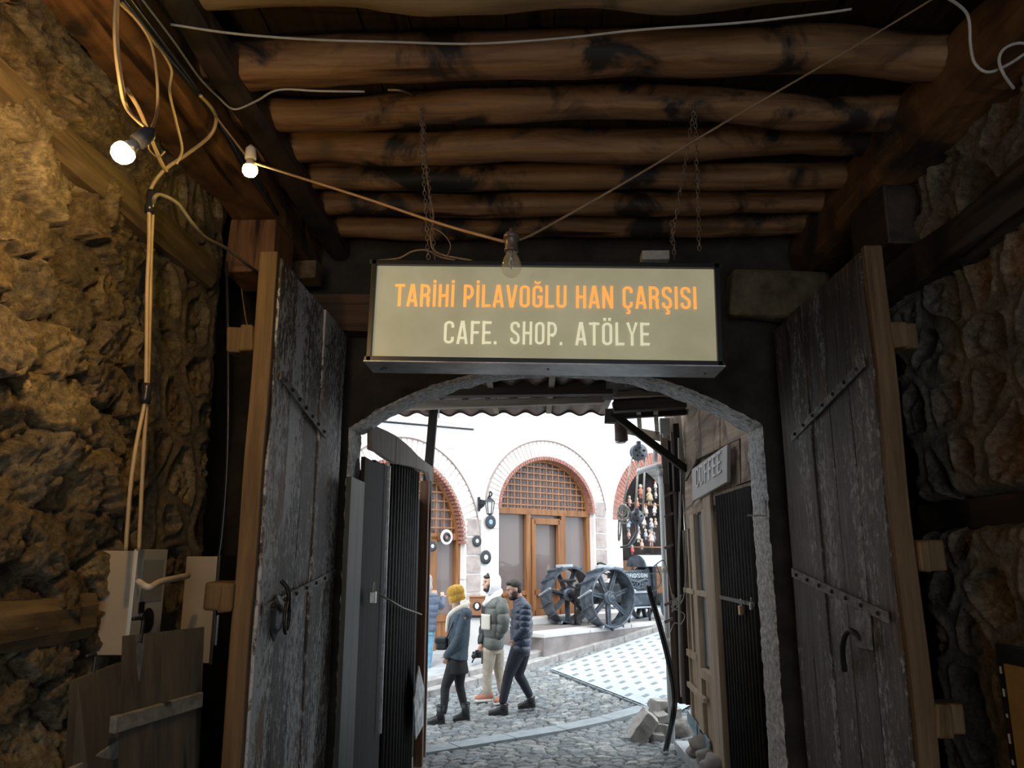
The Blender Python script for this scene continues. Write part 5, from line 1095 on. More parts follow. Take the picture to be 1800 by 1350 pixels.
for i, (u, v, ci, k) in enumerate(TP):
    s, z = FS(u, v, -.12); k *= .135; off = -.12-.05*(i % 3); c = FP(s, z, off)
    r = empty('hanging_doll', c, '%s cloth doll of the toy stall, %s' % (tn[ci], whr[i]), 'doll', 'dolls in the toy stall'); mb = MB()
    mb.lathe(c+Vector((0, 0, -k*.9)), (0, 0, 1), [(0, k*.42), (k*.3, k*.36), (k*.75, k*.22), (k*.95, k*.15)], 10)
    for sx in (-1, 1):
        mb.tube([c+FD*sx*k*.15+Vector((0, 0, -.1*k)), c+FD*sx*k*.5+Vector((0, 0, -.4*k))], [k*.10, k*.08], 6); mb.tube([c+FD*sx*k*.14+Vector((0, 0, -.85*k)), c+FD*sx*k*.2+Vector((0, 0, -1.45*k))], [k*.11, k*.08], 6)
    mb.build('cloth_body', TM[ci], r); mb = MB(); mb.ell(c+Vector((0, 0, k*.22)), (k*.24, k*.22, k*.26)); mb.build('head', M_skinT, r)
    mb = MB(); mb.ell(c+Vector((0, 0, k*.30))-FN*k*.04, (k*.27, k*.25, k*.26)); mb.build('hair', TM[(ci*3+5) % 10], r)
# ================================================================ stones by the shop
M_blk1 = plain('cut_stone', (.36, .34, .32), .85, 0, .15, 5, .6); M_bol = plain('boulder_stone', (.20, .19, .17), .9, 0, .3, 10, .9)
def stone_block(u, v, Y, size, rot, lab, m_=M_blk1, nm='stone_block'):
    c = P(u, v, Y); M = Euler([math.radians(a) for a in rot]).to_matrix(); bm = bmesh.new(); bmesh.ops.create_cube(bm, size=1); bmesh.ops.subdivide_edges(bm, edges=bm.edges, cuts=5, use_grid_fill=True); vs = []
    for q in bm.verts:
        p = Vector((q.co.x*size[0], q.co.y*size[1], q.co.z*size[2])); p += Vector([.018*mnoise.noise(p*9+Vector((u, v, i*9))) for i in range(3)]); vs.append(c+M @ p)
    bm.faces.ensure_lookup_table(); fs = [tuple(x.index for x in f.verts) for f in bm.faces]; bm.free()
    mb = MB(); mb.add(vs, fs); return mb.build(nm, m_, label=lab, cat='stone', group='stones piled at the shop corner', bevel=.008)
sbl = hit(1135, 1300).y
stone_block(1129, 1276, sbl+.0, (.17, .28, .34), (8, 38, 10), 'largest cut stone, leaning diagonally at the left of the pile')
stone_block(1163, 1243, sbl+.35, (.24, .2, .17), (0, 4, 20), 'pale squared stone on top of the pile by the drainpipe'); stone_block(1185, 1252, sbl+.25, (.14, .16, .12), (5, 0, 8), 'small stone right of the top pale one')
stone_block(1163, 1262, sbl+.18, (.13, .16, .11), (10, -12, 10), 'small brown block under the top pale stone'); stone_block(1162, 1280, sbl+.12, (.14, .18, .12), (0, 10, -12), 'grey block in the middle of the pile'); stone_block(1155, 1300, sbl+.03, (.13, .2, .15), (0, 3, 5), 'lowest cut block at the foot of the pile')
stone_block(1148, 1238, sbl+.6, (.10, .10, .08), (20, 0, 30), 'small rubble stone left of the top pale stone'); stone_block(1177, 1232, sbl+.5, (.09, .1, .07), (0, 20, 50), 'small rubble chip at the foot of the drainpipe')
c = P(1190, 1285, sbl+.2); mb = MB(); mb.ell(c, (.20, .18, .18), None, 20, 14); mb.v = [tuple(Vector(p)+Vector([.05*mnoise.noise(Vector(p)*5+Vector((i*7, 0, 0))) for i in range(3)])) for p in mb.v]; mb.build('boulder', M_bol, label='rounded dark boulder behind the hoses', cat='stone')
mb = MB(); a, b = Vector(hit(1200, 1318)), Vector(hit(1228, 1352)); mb.bar(a+Vector((0, 0, .03)), b.lerp(a, -.6)+Vector((0, 0, .03)), .16, .12); mb.build('edging_stone', plain('edging', (.40, .43, .44), .7, 0, .1, 6, .3), label='long pale edging stone along the shop foot', cat='stone')
random.seed(8)
for i, (u, v) in enumerate([(1221, 1318), (1236, 1332), (1246, 1345), (1228, 1305), (1256, 1338)]):
    c = Vector(PX(u, v, 1.62)); mb = MB(); mb.ell(c, (.09, .10, .07), None, 12, 8); mb.v = [tuple(Vector(p)+Vector([.05*mnoise.noise(Vector(p)*9+Vector((i*7, j, 0))) for j in range(3)])) for p in mb.v]
    mb.build('rubble_stone', M_blk1, label='rough lump of rubble under the shop front, ' + ['by the first blue panel', 'below the second blue panel', 'at the bottom edge of the photo', 'highest, under the blue panels', 'nearest the corner post of the shop'][i], cat='stone', group='rubble under the shop front')
# ================================================================ old tractor
M_tr = plain('tractor_grey', (.075, .095, .118), .45, .3, .35, 7, .5); M_trd = plain('tractor_dark', (.022, .025, .03), .5, .3, .3, 9, .3); M_trl = plain('tractor_pale', (.42, .46, .50), .4, .3, .1, 9, .2)
TF = Vector((.80, .60, 0)); TL = Vector((-.60, .80, 0)); RW = .575
def zrel():
    z = ztp+RW; Y = 14.0; d = ray(1068, 1050); k = (z-EYE.z)/d.z; return EYE+d*k
WN = zrel(); TB = WN+TL*.62; TB = Vector((TB.x, TB.y, ztp))          # mid rear axle on the ground
if WN.y > 15.6 or WN.y < 12.5: WN = P(1068, 1050, 14.3); TB = WN+TL*.62; TB = Vector((TB.x, TB.y, ztp))
print('tractor', WN, ztp)
tr = empty('tractor', TB, 'old grey iron tractor with spoked cleated steel wheels on the stone platform', 'tractor')
def T3(f, l, z): return Vector((TB.x, TB.y, 0))+TF*f+TL*l+Vector((0, 0, z+ztp))
MT = Matrix((TF, TL, Vector((0, 0, 1)))).transposed()
def rwheel(side, f, R, wd, nsp, nlug, l0, spw=.075, name='rear_wheel'):
    """side -1 near, +1 far"""
    c = T3(f, side*l0, R); ax = TL; w_ = empty(name, c, parent=tr)
    mb = MB(); n = 44; vs = []; x, z = TF, Vector((0, 0, 1))
    prof = [(-wd/2, R-.012), (-wd/2, R-.045), (wd/2, R-.045), (wd/2, R-.012)]
    for k in range(n):
        a = 2*math.pi*k/n; r_ = x*math.cos(a)+z*math.sin(a)
        for (o, q) in prof: vs.append(c+ax*o+r_*q)
    fs = [(k*4+j, k*4+(j+1) % 4, ((k+1) % n)*4+(j+1) % 4, ((k+1) % n)*4+j) for k in range(n) for j in range(4)]
    mb.add(vs, fs, False); mb.torus(c+ax*side*wd/2, ax, R-.03, .022, 44, 6); mb.build('rim', M_tr, w_)
    # centre web + spokes
    for k in range(nsp):
        a = 2*math.pi*k/nsp+.25; r_ = x*math.cos(a)+z*math.sin(a); t_ = -x*math.sin(a)+z*math.cos(a); p0 = c+r_*.10; p1 = c+r_*(R-.04)
        mb = MB(); w0, w1 = .095, spw; o = ax*side*.03
        mb.poly([p0+t_*w0/2+o, p1+t_*w1/2+o, p1-t_*w1/2+o, p0-t_*w0/2+o], -ax*side*.03); mb.poly([p0+t_*.012+o, p1+t_*.012+o, p1-t_*.012+o, p0-t_*.012+o], -ax*side*.10); mb.build('spoke', M_tr, w_)
    mb = MB(); mb.lathe(c-ax*.10*1, ax*1, [(0, .10), (0.0, .135), (.2, .135), (.2, .10)], 24); mb.lathe(c+ax*side*.05, ax*side, [(0, .11), (.09, .105), (.10, .085), (.08, .07), (.12, .055), (.14, .02)], 20); mb.build('hub', M_tr, w_)
    for k in range(nlug):
        a = 2*math.pi*(k+.4)/nlug; mb = MB()
        a0, a1 = a-.02, a+.24; P_ = lambda aa, o, q: c+(x*math.cos(aa)+z*math.sin(aa))*q+ax*o
        q = [P_(a0, -wd/2, R-.01), P_(a0+.07, -wd/2, R-.01), P_(a1+.07, wd/2, R-.01), P_(a1, wd/2, R-.01)]; q2 = [P_(a0+.02, -wd/2, R+.045), P_(a0+.05, -wd/2, R+.045), P_(a1+.05, wd/2, R+.045), P_(a1+.02, wd/2, R+.045)]
        mb.add(q+q2, [(3, 2, 1, 0), (4, 5, 6, 7), (0, 1, 5, 4), (1, 2, 6, 5), (2, 3, 7, 6), (3, 0, 4, 7)]); mb.build('cleat', M_trl if k % 3 == 0 else M_tr, w_)
    return w_
rwheel(-1, 0, RW, .34, 7, 14, .62); rwheel(1, 0, RW, .34, 7, 14, .62)
mb = MB(); mb.tube([T3(0, -.62, RW), T3(0, .62, RW)], .06, 12); mb.tube([T3(0, -.4, RW), T3(0, -.15, RW), T3(0, .15, RW), T3(0, .4, RW)], [.08, .17, .17, .08], 14); mb.build('rear_axle', M_trd, tr)
def tbox(f0, f1, w0, z0, z1, name, m_, bev=.02, w1=None):
    w1 = w1 or w0; mb = MB(); q = [T3(f0, -w0/2, z0), T3(f1, -w1/2, z0), T3(f1, w1/2, z0), T3(f0, w0/2, z0)]; mb.quadbox(q, (0, 0, z1-z0)); return mb.build(name, m_, tr, bevel=bev)
tbox(-.18, .95, .34, .42, .82, 'transmission_case', M_trd, .05); tbox(.85, 1.72, .36, .34, .62, 'engine_sump', M_tr, .05); eb = tbox(.80, 1.68, .34, .62, .90, 'engine_block', M_tr, .02); tbox(.78, 1.74, .42, .60, .65, 'sump_flange', M_trl, .01)
# cylinder head with lettered side
mb = MB(); mb.quadbox([T3(.72, -.17, .90), T3(1.66, -.17, .90), T3(1.66, .17, .90), T3(.72, .17, .90)], (0, 0, .12)); mb.poly([T3(.66, -.15, 1.02), T3(1.50, -.15, 1.08), T3(1.62, -.15, 1.14), T3(1.66, -.15, 1.02)], TL*.3); hd = mb.build('cylinder_head', M_tr, tr, bevel=.008)
mb = MB(); strokes(mb, 'FORDSON', T3(.84, -.175, .915), TF, (0, 0, 1), -TL, .085, .70, thick=.012, tw=.12); mb.build('raised_lettering', M_trl, hd)
mb = MB(); mb.tube(spline([T3(.88, -.2, .86), T3(.98, -.24, .88), T3(1.1, -.24, .84), T3(1.25, -.24, .84), T3(1.42, -.24, .88), T3(1.5, -.2, .85)]), .03, 8); mb.torus(T3(1.2, -.25, .78), -TL, .05, .022, 16, 6); mb.torus(T3(1.08, -.24, .76), -TL, .045, .02, 16, 6); mb.lathe(T3(1.34, -.18, .76), -TL, [(0, .05), (.07, .045), (.08, .02)], 12)
mb.tube([T3(.86, -.2, .72), T3(.98, -.24, .76), T3(1.2, -.26, .70), T3(1.5, -.24, .76)], .022, 7); mb.build('manifold', M_tr, tr)
# radiator, tank
tbox(1.66, 1.78, .46, .52, 1.15, 'radiator', M_trd, .02)
mb = MB(); mb.lathe(T3(1.20, 0, 1.22), TF, [(0, .235), (.01, .245), (.86, .245), (.87, .235)], 24, True, 0, math.pi) if False else None
n = 20; vs = []
for f in (1.42, 2.25):
    for k in range(n+1): a = math.pi*k/n; vs.append(T3(f, -.27*math.cos(a), 1.14+.24*math.sin(a)))
mb = MB(); mb.add(vs, [(k, k+1, n+1+k+1, n+1+k) for k in range(n)]+[tuple(range(n+1)), tuple(range(n+1, 2*n+2)), (0, n, 2*n+1, n+1)]); mb.build('fuel_tank', M_trl, tr, bevel=.006)
vs = []
for f in (1.395, 1.425):
    for k in range(n+1): a = math.pi*k/n; vs.append(T3(f, -.285*math.cos(a), 1.13+.25*math.sin(a)))
mb = MB(); mb.add(vs, [(k, k+1, n+1+k+1, n+1+k) for k in range(n)]+[tuple(range(n+1)), tuple(range(n+1, 2*n+2)), (0, n, 2*n+1, n+1)]); mb.build('tank_end_plate', M_tr, tr)
mb = MB(); mb.lathe(T3(1.75, 0, 1.37), (0, 0, 1), [(0, .04), (.03, .04), (.035, .03)], 12); mb.build('filler_cap', M_trd, tr)
mb = MB(); mb.tube([T3(.15, 0, .82), T3(.42, 0, 1.02), T3(.5, .0, 1.10)], .022, 8); mb.torus(T3(.5, 0, 1.10), Vector((TF.x*.7, TF.y*.7, .7)), .17, .016, 26, 6); mb.build('steering_wheel', M_trd, tr)
mb = MB(); mb.tube(spline([T3(-.1, 0, .7), T3(-.35, 0, .75), T3(-.5, 0, .85)]), .02, 6); mb.lathe(T3(-.5, 0, .85), (0, 0, 1), [(0, .05), (.01, .16), (.05, .19), (.055, .17), (.02, .05)], 20); mb.build('seat', M_trd, tr)
mb = MB(); mb.tube([T3(2.0, -.45, .36), T3(2.0, .45, .36)], .035, 8); mb.box(T3(1.95, 0, .45), (.2, .2, .25), MT); mb.build('front_axle', M_trd, tr)
rwheel(-1, 2.0, .36, .13, 8, 0, .48, .035, 'front_wheel'); rwheel(1, 2.0, .36, .13, 8, 0, .48, .035, 'front_wheel')
mb = MB(); mb.box(T3(1.2, 0, .32), (1.3, .46, .03), MT); mb.build('underplate', M_trl, tr)
for f, l in ((.95, -.2), (1.55, -.2), (-.05, .30)): mb = MB(); mb.tube([T3(f, l, 0), T3(f, l, .34 if f > 0 else .5)], .025, 8); mb.box(T3(f, l, .008), (.16, .16, .016), MT); mb.build('support_post', M_trd, tr)
for pp in (((1.7, -.3, 1.18), (1.78, -.35, .85), (1.6, -.3, .62)), ((1.5, -.3, .98), (1.85, -.3, 1.05))):
    mb = MB(); mb.tube(spline([T3(*q) for q in pp]), .012, 6); mb.build('control_rod', M_trd, tr)
# ================================================================ people
M_skin = plain('skin', (.50, .30, .215), .55, 0, .06, 20, 0); M_hairD = plain('hair_dark', (.03, .022, .018), .6, 0, .2, 40, .3); M_hairG = plain('hair_grey', (.34, .32, .31), .6, 0, .2, 30, .4); M_beard = plain('beard', (.045, .028, .022), .8, 0, .2, 60, .3)
M_eye = plain('eye_white', (.45, .42, .40), .3, 0, 0, 3, 0)
def remesh(o, vox=.008, sm=2):
    m = o.modifiers.new('remesh', 'REMESH'); m.mode = 'VOXEL'; m.voxel_size = vox; m.use_smooth_shade = True
    s = o.modifiers.new('smooth', 'SMOOTH'); s.factor = .5; s.iterations = sm; return o
def limb(mb, pts, n=12):
    """pts: list of (Vector, radius or (rx,ry))"""
    P_ = [Vector(p) for p, _ in pts]; R_ = [r for _, r in pts]; k = 4; path = spline(P_, k); rr = []
    for i in range(len(R_)-1):
        for j in range(k):
            t = j/k; a, b = R_[i], R_[i+1]
            rr.append(tuple(x*(1-t)+y*t for x, y in zip(a, b)) if isinstance(a, tuple) else a*(1-t)+b*t)
    rr.append(R_[-1]); mb.tube(path, rr, n)
    for p, r in ((P_[0], R_[0]), (P_[-1], R_[-1])):
        r = min(r) if isinstance(r, tuple) else r; mb.ell(p, (r, r, r))
def head(mb, c, f, k=1.0, up=Vector((0, 0, 1))):
    f = Vector(f).normalized(); s = up.cross(f).normalized(); u = f.cross(s); M = Matrix((f, s, u)).transposed()
    mb.ell(c+u*.025*k-f*.012*k, (.098*k, .078*k, .100*k), M, 20, 14); mb.ell(c-u*.045*k+f*.028*k, (.066*k, .056*k, .072*k), M, 16, 10)     # skull, jaw
    mb.ell(c-u*.100*k+f*.062*k, (.024*k, .026*k, .020*k), M); mb.tube([c+f*.084*k+u*.012*k, c+f*.108*k-u*.026*k, c+f*.088*k-u*.036*k], [.009*k, .016*k, .010*k], 8)  # chin, nose
    mb.ell(c+f*.082*k+u*.032*k, (.014*k, .05*k, .010*k), M); mb.ell(c+f*.084*k-u*.060*k, (.012*k, .024*k, .009*k), M); mb.ell(c+f*.080*k-u*.074*k, (.012*k, .020*k, .008*k), M)  # brow, lips
    for t in (-1, 1): mb.ell(c+s*t*.078*k-f*.012*k-u*.012*k, (.018*k, .010*k, .030*k), M); mb.ell(c+s*t*.04*k+f*.05*k-u*.02*k, (.03*k, .025*k, .03*k), M)
    mb.tube([c-u*.05*k-f*.03*k, c-u*.17*k-f*.045*k], [.052*k, .058*k], 12); return M
def eyes(par, c, f, k=1.0):
    f = Vector(f).normalized(); s = Vector((0, 0, 1)).cross(f).normalized(); mb = MB()
    for t in (-1, 1): mb.ell(c+s*t*.032*k+f*.079*k+Vector((0, 0, .008*k)), (.008*k, .008*k, .005*k))
    mb.build('eyes', M_eye, par); mb = MB()
    for t in (-1, 1): mb.ell(c+s*t*.032*k+f*.088*k+Vector((0, 0, .008*k)), (.005*k, .005*k, .005*k)); mb.bar(c+s*t*.017*k+f*.09*k+Vector((0, 0, .026*k)), c+s*t*.05*k+f*.082*k+Vector((0, 0, .028*k)), .008*k, .007*k)
    mb.build('brows', M_hairD, par)
def hand(mb, w_, d, palm_n, k=1.0, curl=.5):
    """w_ wrist, d direction of the hand, palm_n normal out of the palm"""
    d = Vector(d).normalized(); n = Vector(palm_n); n = (n-d*n.dot(d)).normalized(); s = d.cross(n); M = Matrix((s, n, d)).transposed()
    mb.ell(w_+d*.045*k, (.042*k, .018*k, .052*k), M, 12, 8); mb.tube([w_-d*.02*k, w_+d*.02*k], [.027*k, .030*k], 10)
    for i, L in enumerate((.062, .072, .068, .052)):
        o = s*(-.030+.020*i)*k; p = w_+d*.085*k+o; a = curl; q1 = p+(d*math.cos(a)+n*math.sin(a))*L*.5*k; q2 = q1+(d*math.cos(2.1*a)+n*math.sin(2.1*a))*L*.35*k; q3 = q2+(d*math.cos(3*a)+n*math.sin(3*a))*L*.28*k
        mb.tube([p-d*.02*k, q1, q2, q3], [.0095*k, .009*k, .0085*k, .007*k], 8)
    p = w_+d*.025*k-s*.035*k; mb.tube([p, p-s*.028*k+d*.022*k+n*.01*k, p-s*.036*k+d*.05*k+n*.024*k], [.013*k, .011*k, .009*k], 8)
def shoe(mb, heel, toe, h=.09, w=.05):
    heel, toe = Vector(heel), Vector(toe); d = toe-heel; L = d.length; s = Vector((0, 0, 1)).cross(d).normalized()
    mb.tube([heel, heel.lerp(toe, .2), heel.lerp(toe, .5), heel.lerp(toe, .8), toe], [(w*.8*.95, h*.55), (w*.9, h*.6), (w*.95, h*.45), (w, h*.35), (w*.7, h*.22)], 14); mb.ell(toe, (w*.8, w*.8, h*.28))
def shoes(name, par, feet, m_, msole, boot=0, laces=False):
    out = []
    for heel, toe in feet:
        heel, toe = Vector(heel), Vector(toe); d = (toe-heel).normalized(); s = Vector((0, 0, 1)).cross(d).normalized(); n = d.cross(s); L = (toe-heel).length; mb = MB()
        prof = [(-.02, .5, .085), (.10, .8, .10), (.3, .9, .095), (.5, .95, .075), (.7, 1, .058), (.88, .95, .048), (1.0, .6, .038)]
        vs = []; K = 12
        for f_, wf, hh in prof:
            for j in range(K):
                a = 2*math.pi*j/K; vs.append(heel+d*L*f_+s*math.cos(a)*.047*wf+n*(.012+max(0, math.sin(a))*hh-max(0, -math.sin(a))*.004))
        fs = [(i*K+j, i*K+(j+1) % K, (i+1)*K+(j+1) % K, (i+1)*K+j) for i in range(len(prof)-1) for j in range(K)]+[tuple(range(K)), tuple(range((len(prof)-1)*K, len(prof)*K))]
        mb.add(vs, fs, True)
        if boot: mb.tube([heel+d*.055+n*.04, heel+d*.05+n*(.07+boot*.5), heel+d*.05+n*(.07+boot)], [.05, .052, .058], 14); mb.torus(heel+d*.05+n*(.07+boot), n, .056, .008, 16, 5)
        sh = mb.build(name, m_, par)
        mb = MB(); q = [heel+d*L*f_+s*t*.05*wf for t, r_ in ((1, prof), (-1, prof[::-1])) for f_, wf, _ in r_]; mb.poly([p-n*.012 for p in q], n*.026); mb.build('sole', msole, sh)
        if laces or boot:
            mb = MB()
            for f_ in (.38, .48, .58): p = heel+d*L*f_+n*(.10-.05*(f_-.3)); mb.tube([p-s*.022, p+n*.006, p+s*.022], .004, 5)
            mb.build('laces', M_wst if laces else M_blk, sh)
M_jk1 = plain('wool_jacket', (.06, .085, .112), .85, 0, .15, 25, .5); M_fleece = plain('fleece_collar', (.75, .70, .60), .95, 0, .08, 60, .8); M_must = plain('mustard_knit', (.56, .31, .045), .9, 0, .18, 30, .8)
M_leg = plain('black_leggings', (.012, .013, .016), .8, 0, .2, 20, .2); M_boot = plain('black_boots', (.022, .023, .026), .4, 0, .2, 20, .2); M_soleb = plain('black_sole', (.015, .015, .016), .7, 0, .1, 20, 0)
M_nav = plain('navy_puffer', (.026, .040, .072), .32, 0, .15, 14, .3); M_jean = plain('dark_trousers', (.012, .016, .026), .75, 0, .2, 16, .3); M_oliv = plain('olive_puffer', (.10, .108, .098), .5, 0, .15, 12, .3); M_khak = plain('khaki_trousers', (.38, .33, .265), .85, 0, .1, 14, .4)
M_hood = plain('pale_hood', (.76, .76, .80), .9, 0, .05, 20, .4); M_bluej = plain('blue_jeans', (.13, .30, .42), .85, 0, .15, 12, .4); M_nav2 = plain('slate_puffer', (.085, .115, .17), .45, 0, .15, 12, .3); M_rust = plain('rust_shoes', (.42, .15, .09), .7, 0, .15, 14, .2); M_solew = plain('white_sole', (.75, .74, .72), .6, 0, .05, 8, 0)
def puff(pts, ridges, amp, n=6):
    """turn torso rings into a quilted profile"""
    out = []; m = len(pts)-1; N = ridges*n
    for i in range(N+1):
        t = i/N*m; k = min(int(t), m-1); f = t-k; p = Vector(pts[k][0]).lerp(Vector(pts[k+1][0]), f); r = [a*(1-f)+b*f for a, b in zip(pts[k][1], pts[k+1][1])]
        q = 1-amp+amp*abs(math.sin(math.pi*i/n))**.6; out.append((p, (r[0]*q, r[1]*q)))
    return out
def ringtube(mb, pts, n=22): mb.tube([p for p, _ in pts], [r for _, r in pts], n)
# ---- woman with mustard hat -------------------------------------------------
Y = 10.1; g1 = lambda u, v, dy=0: P(u, v, Y+dy)
ft_f, ft_b = hit(770, 1270), hit(818, 1268)
Yw = (ft_f.y+ft_b.y)/2; g1 = lambda u, v, dy=0: P(u, v, Yw+dy); K = Yw/1384
wm = empty('person', Vector(((ft_f.x+ft_b.x)/2, Yw, gz(ft_f.x, Yw))), 'person in a mustard knit hat, dark wool jacket and black boots, walking left', 'person')
hc = g1(800, 1050); fd = Vector((-.75, .62, .12)).normalized(); neck = g1(808, 1072); hip = g1(803, 1160)
zf = gz(ft_f.x, ft_f.y)
kf, kb = g1(783, 1208, -.06), g1(808, 1205, .10); af, ab = g1(780, 1250, -.10), g1(817, 1245, .10)
hf, hb = Vector((g1(783, 1268).x, Yw-.10, zf+.01)), Vector((g1(824, 1268).x, Yw+.10, gz(ft_b.x, ft_b.y)+.01)); tf, tb = hf+Vector((-.215, -.03, .0)), hb+Vector((-.205, -.05, .0))
mb = MB(); head(mb, hc, fd, .98)
mb.tube([neck+Vector((0, 0, .0)), neck+Vector((0, 0, -.07)), g1(806, 1100), g1(806, 1130), hip], [(.045, .05), (.07, .13), (.10, .165), (.09, .13), (.10, .155)], 18)
for (hp, kn, an, hl, t) in ((g1(800, 1165, -.07), kf, af, hf, tf), (g1(808, 1165, .07), kb, ab, hb, tb)):
    limb(mb, [(hp, .085), (hp.lerp(kn, .5), .072), (kn, .052), (kn.lerp(an, .4), .050), (an, .036)]); mb.tube([an, hl+Vector((-.04, 0, .04)), t+Vector((.03, 0, .02))], [.034, .036, .024], 10)
sh_n, sh_f = g1(818, 1082, -.19), g1(800, 1082, .17); el_n, wr_n = g1(806, 1125, -.23), g1(786, 1152, -.13)
limb(mb, [(sh_n, .05), (el_n, .042), (wr_n, .030)]); hand(mb, wr_n, (-.3, .15, -1), (0, 1, 0), .9, .5); el_f, wr_f = g1(796, 1120, .20), g1(797, 1145, .08); limb(mb, [(sh_f, .05), (el_f, .042), (wr_f, .03)]); hand(mb, wr_f, (-.5, -.2, -.8), (0, -1, 0), .9, .6)
b_ = remesh(mb.build('body', M_skin, wm), .0075); eyes(wm, hc, fd, .98)
mb = MB(); mb.ell(sh_n+Vector((0, .03, -.0)), (.085, .085, .085)); mb.ell(sh_f, (.085, .085, .085)); ringtube(mb, [(neck+Vector((.0, 0, .02)), (.07, .09)), (g1(810, 1077), (.11, .21)), (g1(809, 1090), (.135, .225)), (g1(807, 1115), (.14, .20)), (g1(806, 1140), (.125, .175)), (g1(804, 1152), (.14, .20)), (g1(803, 1156), (.145, .205))])
limb(mb, [(sh_n+Vector((0, .05, .01)), .088), (sh_n.lerp(el_n, .5), .068), (el_n, .066), (el_n.lerp(wr_n, .5), .058), (wr_n, .052)]); limb(mb, [(sh_f, .088), (el_f, .06), (wr_f, .05)])
remesh(mb.build('jacket', M_jk1, wm), .009)
mb = MB(); mb.tube(spline([g1(820, 1060, -.07), g1(806, 1070, -.10), g1(793, 1080, -.07), g1(787, 1092, -.02)], 5), [.035]*10+[.032]*6, 10) if False else limb(mb, [(g1(821, 1060, .02), .042), (g1(813, 1067, -.09), .045), (g1(800, 1074, -.10), .040), (g1(789, 1085, -.05), .032), (g1(785, 1110, -.07), .018)]); remesh(mb.build('fleece_collar', M_fleece, wm), .008)
mb = MB(); hm = Matrix.Rotation(math.radians(-14), 3, 'Y'); vs = []; n = 26
prof = [(-.085, .088), (-.07, .102), (-.04, .106), (-.012, .104), (0, .100), (.012, .108), (.05, .110), (.085, .100), (.11, .078), (.125, .045), (.13, .01)]
for h_, r_ in prof:
    for k in range(n): a = 2*math.pi*k/n; q = 1+.03*math.sin(6*a+h_*60); vs.append(hc+Vector((.0, 0, .03))+hm @ Vector((r_*1.06*q*math.cos(a)+.015, r_*.93*q*math.sin(a), h_)))
mb.add(vs, [(i*n+k, i*n+(k+1) % n, (i+1)*n+(k+1) % n, (i+1)*n+k) for i in range(len(prof)-1) for k in range(n)]+[tuple(range((len(prof)-1)*n, len(prof)*n))], True); mb.build('knit_hat', M_must, wm)
mb = MB(); ringtube(mb, [(g1(804, 1148), (.12, .17)), (g1(803, 1165), (.135, .175)), (g1(804, 1180), (.145, .18)), (g1(804, 1183), (.14, .175))]); mb.build('skirt', M_leg, wm)
mb = MB()
for (hp, kn, an) in ((g1(799, 1165, -.07), kf, af), (g1(808, 1165, .07), kb, ab)): limb(mb, [(hp, .098), (hp.lerp(kn, .5), .080), (kn, .059), (kn.lerp(an, .4), .056), (an, .043)])
remesh(mb.build('leggings', M_leg, wm), .009)
shoes('boot', wm, ((hf, tf), (hb, tb)), M_boot, M_soleb, .13)
M_bag = plain('bag_black', (.025, .027, .035), .5, 0, .2, 10, .3)
bg_ = empty('shoulder_bag', g1(777, 1141), 'small black bag slung at the front of the person in the mustard hat', 'bag')
mb = MB(); c = g1(777, 1131, -.02); mb.box(c, (.15, .20, .15)); mb.build('bag_body', M_bag, bg_, bevel=.03); mb = MB(); mb.box(c+Vector((-.01, -.01, .045)), (.155, .205, .07)); mb.build('flap', M_bag, bg_, bevel=.02)
mb = MB(); mb.tube(spline([c+Vector((.07, -.06, .07)), g1(790, 1110, -.17), g1(804, 1078, -.16), g1(815, 1070, .05)]), .009, 5); mb.build('strap', M_bag, bg_)
# ---- bearded man in navy puffer --------------------------------------------
fa, fb = hit(882, 1252), hit(934, 1236); Ym = 10.95; g2 = lambda u, v, dy=0: P(u, v, Ym+dy)
mn = empty('person', Vector((g2(905, 1250).x, Ym, gz(g2(905, 1250).x, Ym))), 'bearded person in a navy quilted jacket and dark trousers, striding left with head bowed', 'person')
hc = g2(903, 1036); fd = Vector((-.93, -.28, -.25)).normalized(); up_ = Vector((-.12, 0, 1)); neck = g2(912, 1056); hip = g2(915, 1140)
zg = gz(g2(905, 1250).x, Ym); k1, a1_ = g2(894, 1187, -.10), g2(884, 1232, -.14); k2, a2_ = g2(912, 1185, .10), g2(930, 1220, .14)
h1 = Vector((g2(893, 1250).x, Ym-.14, zg+.015)); t1 = h1+Vector((-.25, -.05, .0)); h2 = Vector((g2(941, 1236).x, Ym+.16, gz(g2(941, 1236).x, Ym+.16)+.035)); t2 = h2+Vector((-.235, .0, -.02))
mb = MB(); head(mb, hc, fd, 1.03); mb.tube([neck, neck+Vector((.02, 0, -.08)), g2(917, 1085), g2(917, 1110), hip], [(.045, .05), (.07, .13), (.12, .19), (.11, .15), (.11, .16)], 18)
for (hp, kn, an, hl, t) in ((g2(910, 1146, -.09), k1, a1_, h1, t1), (g2(918, 1146, .09), k2, a2_, h2, t2)): limb(mb, [(hp, .09), (hp.lerp(kn, .5), .078), (kn, .057), (kn.lerp(an, .4), .055), (an, .04)]); mb.tube([an, hl+Vector((-.03, 0, .05)), t+Vector((.04, 0, .03))], [.037, .038, .028], 10)
sn, sf_ = g2(924, 1070, -.22), g2(908, 1070, .20); en, wn = g2(922, 1107, -.27), g2(905, 1124, -.12); ef, wf_ = g2(905, 1105, .22), g2(904, 1128, .10)
limb(mb, [(sn, .055), (en, .047), (wn, .033)]); hand(mb, wn, (-.2, .2, -1), (0, 1, 0), 1, .6); limb(mb, [(sf_, .055), (ef, .045), (wf_, .032)]); hand(mb, wf_, (-.2, -.1, -1), (0, -1, 0), 1, .6)
remesh(mb.build('body', M_skin, mn), .0075); eyes(mn, hc, fd, 1.03)
u_ = Vector((0, 0, 1)); s_ = u_.cross(fd).normalized(); uu = fd.cross(s_)
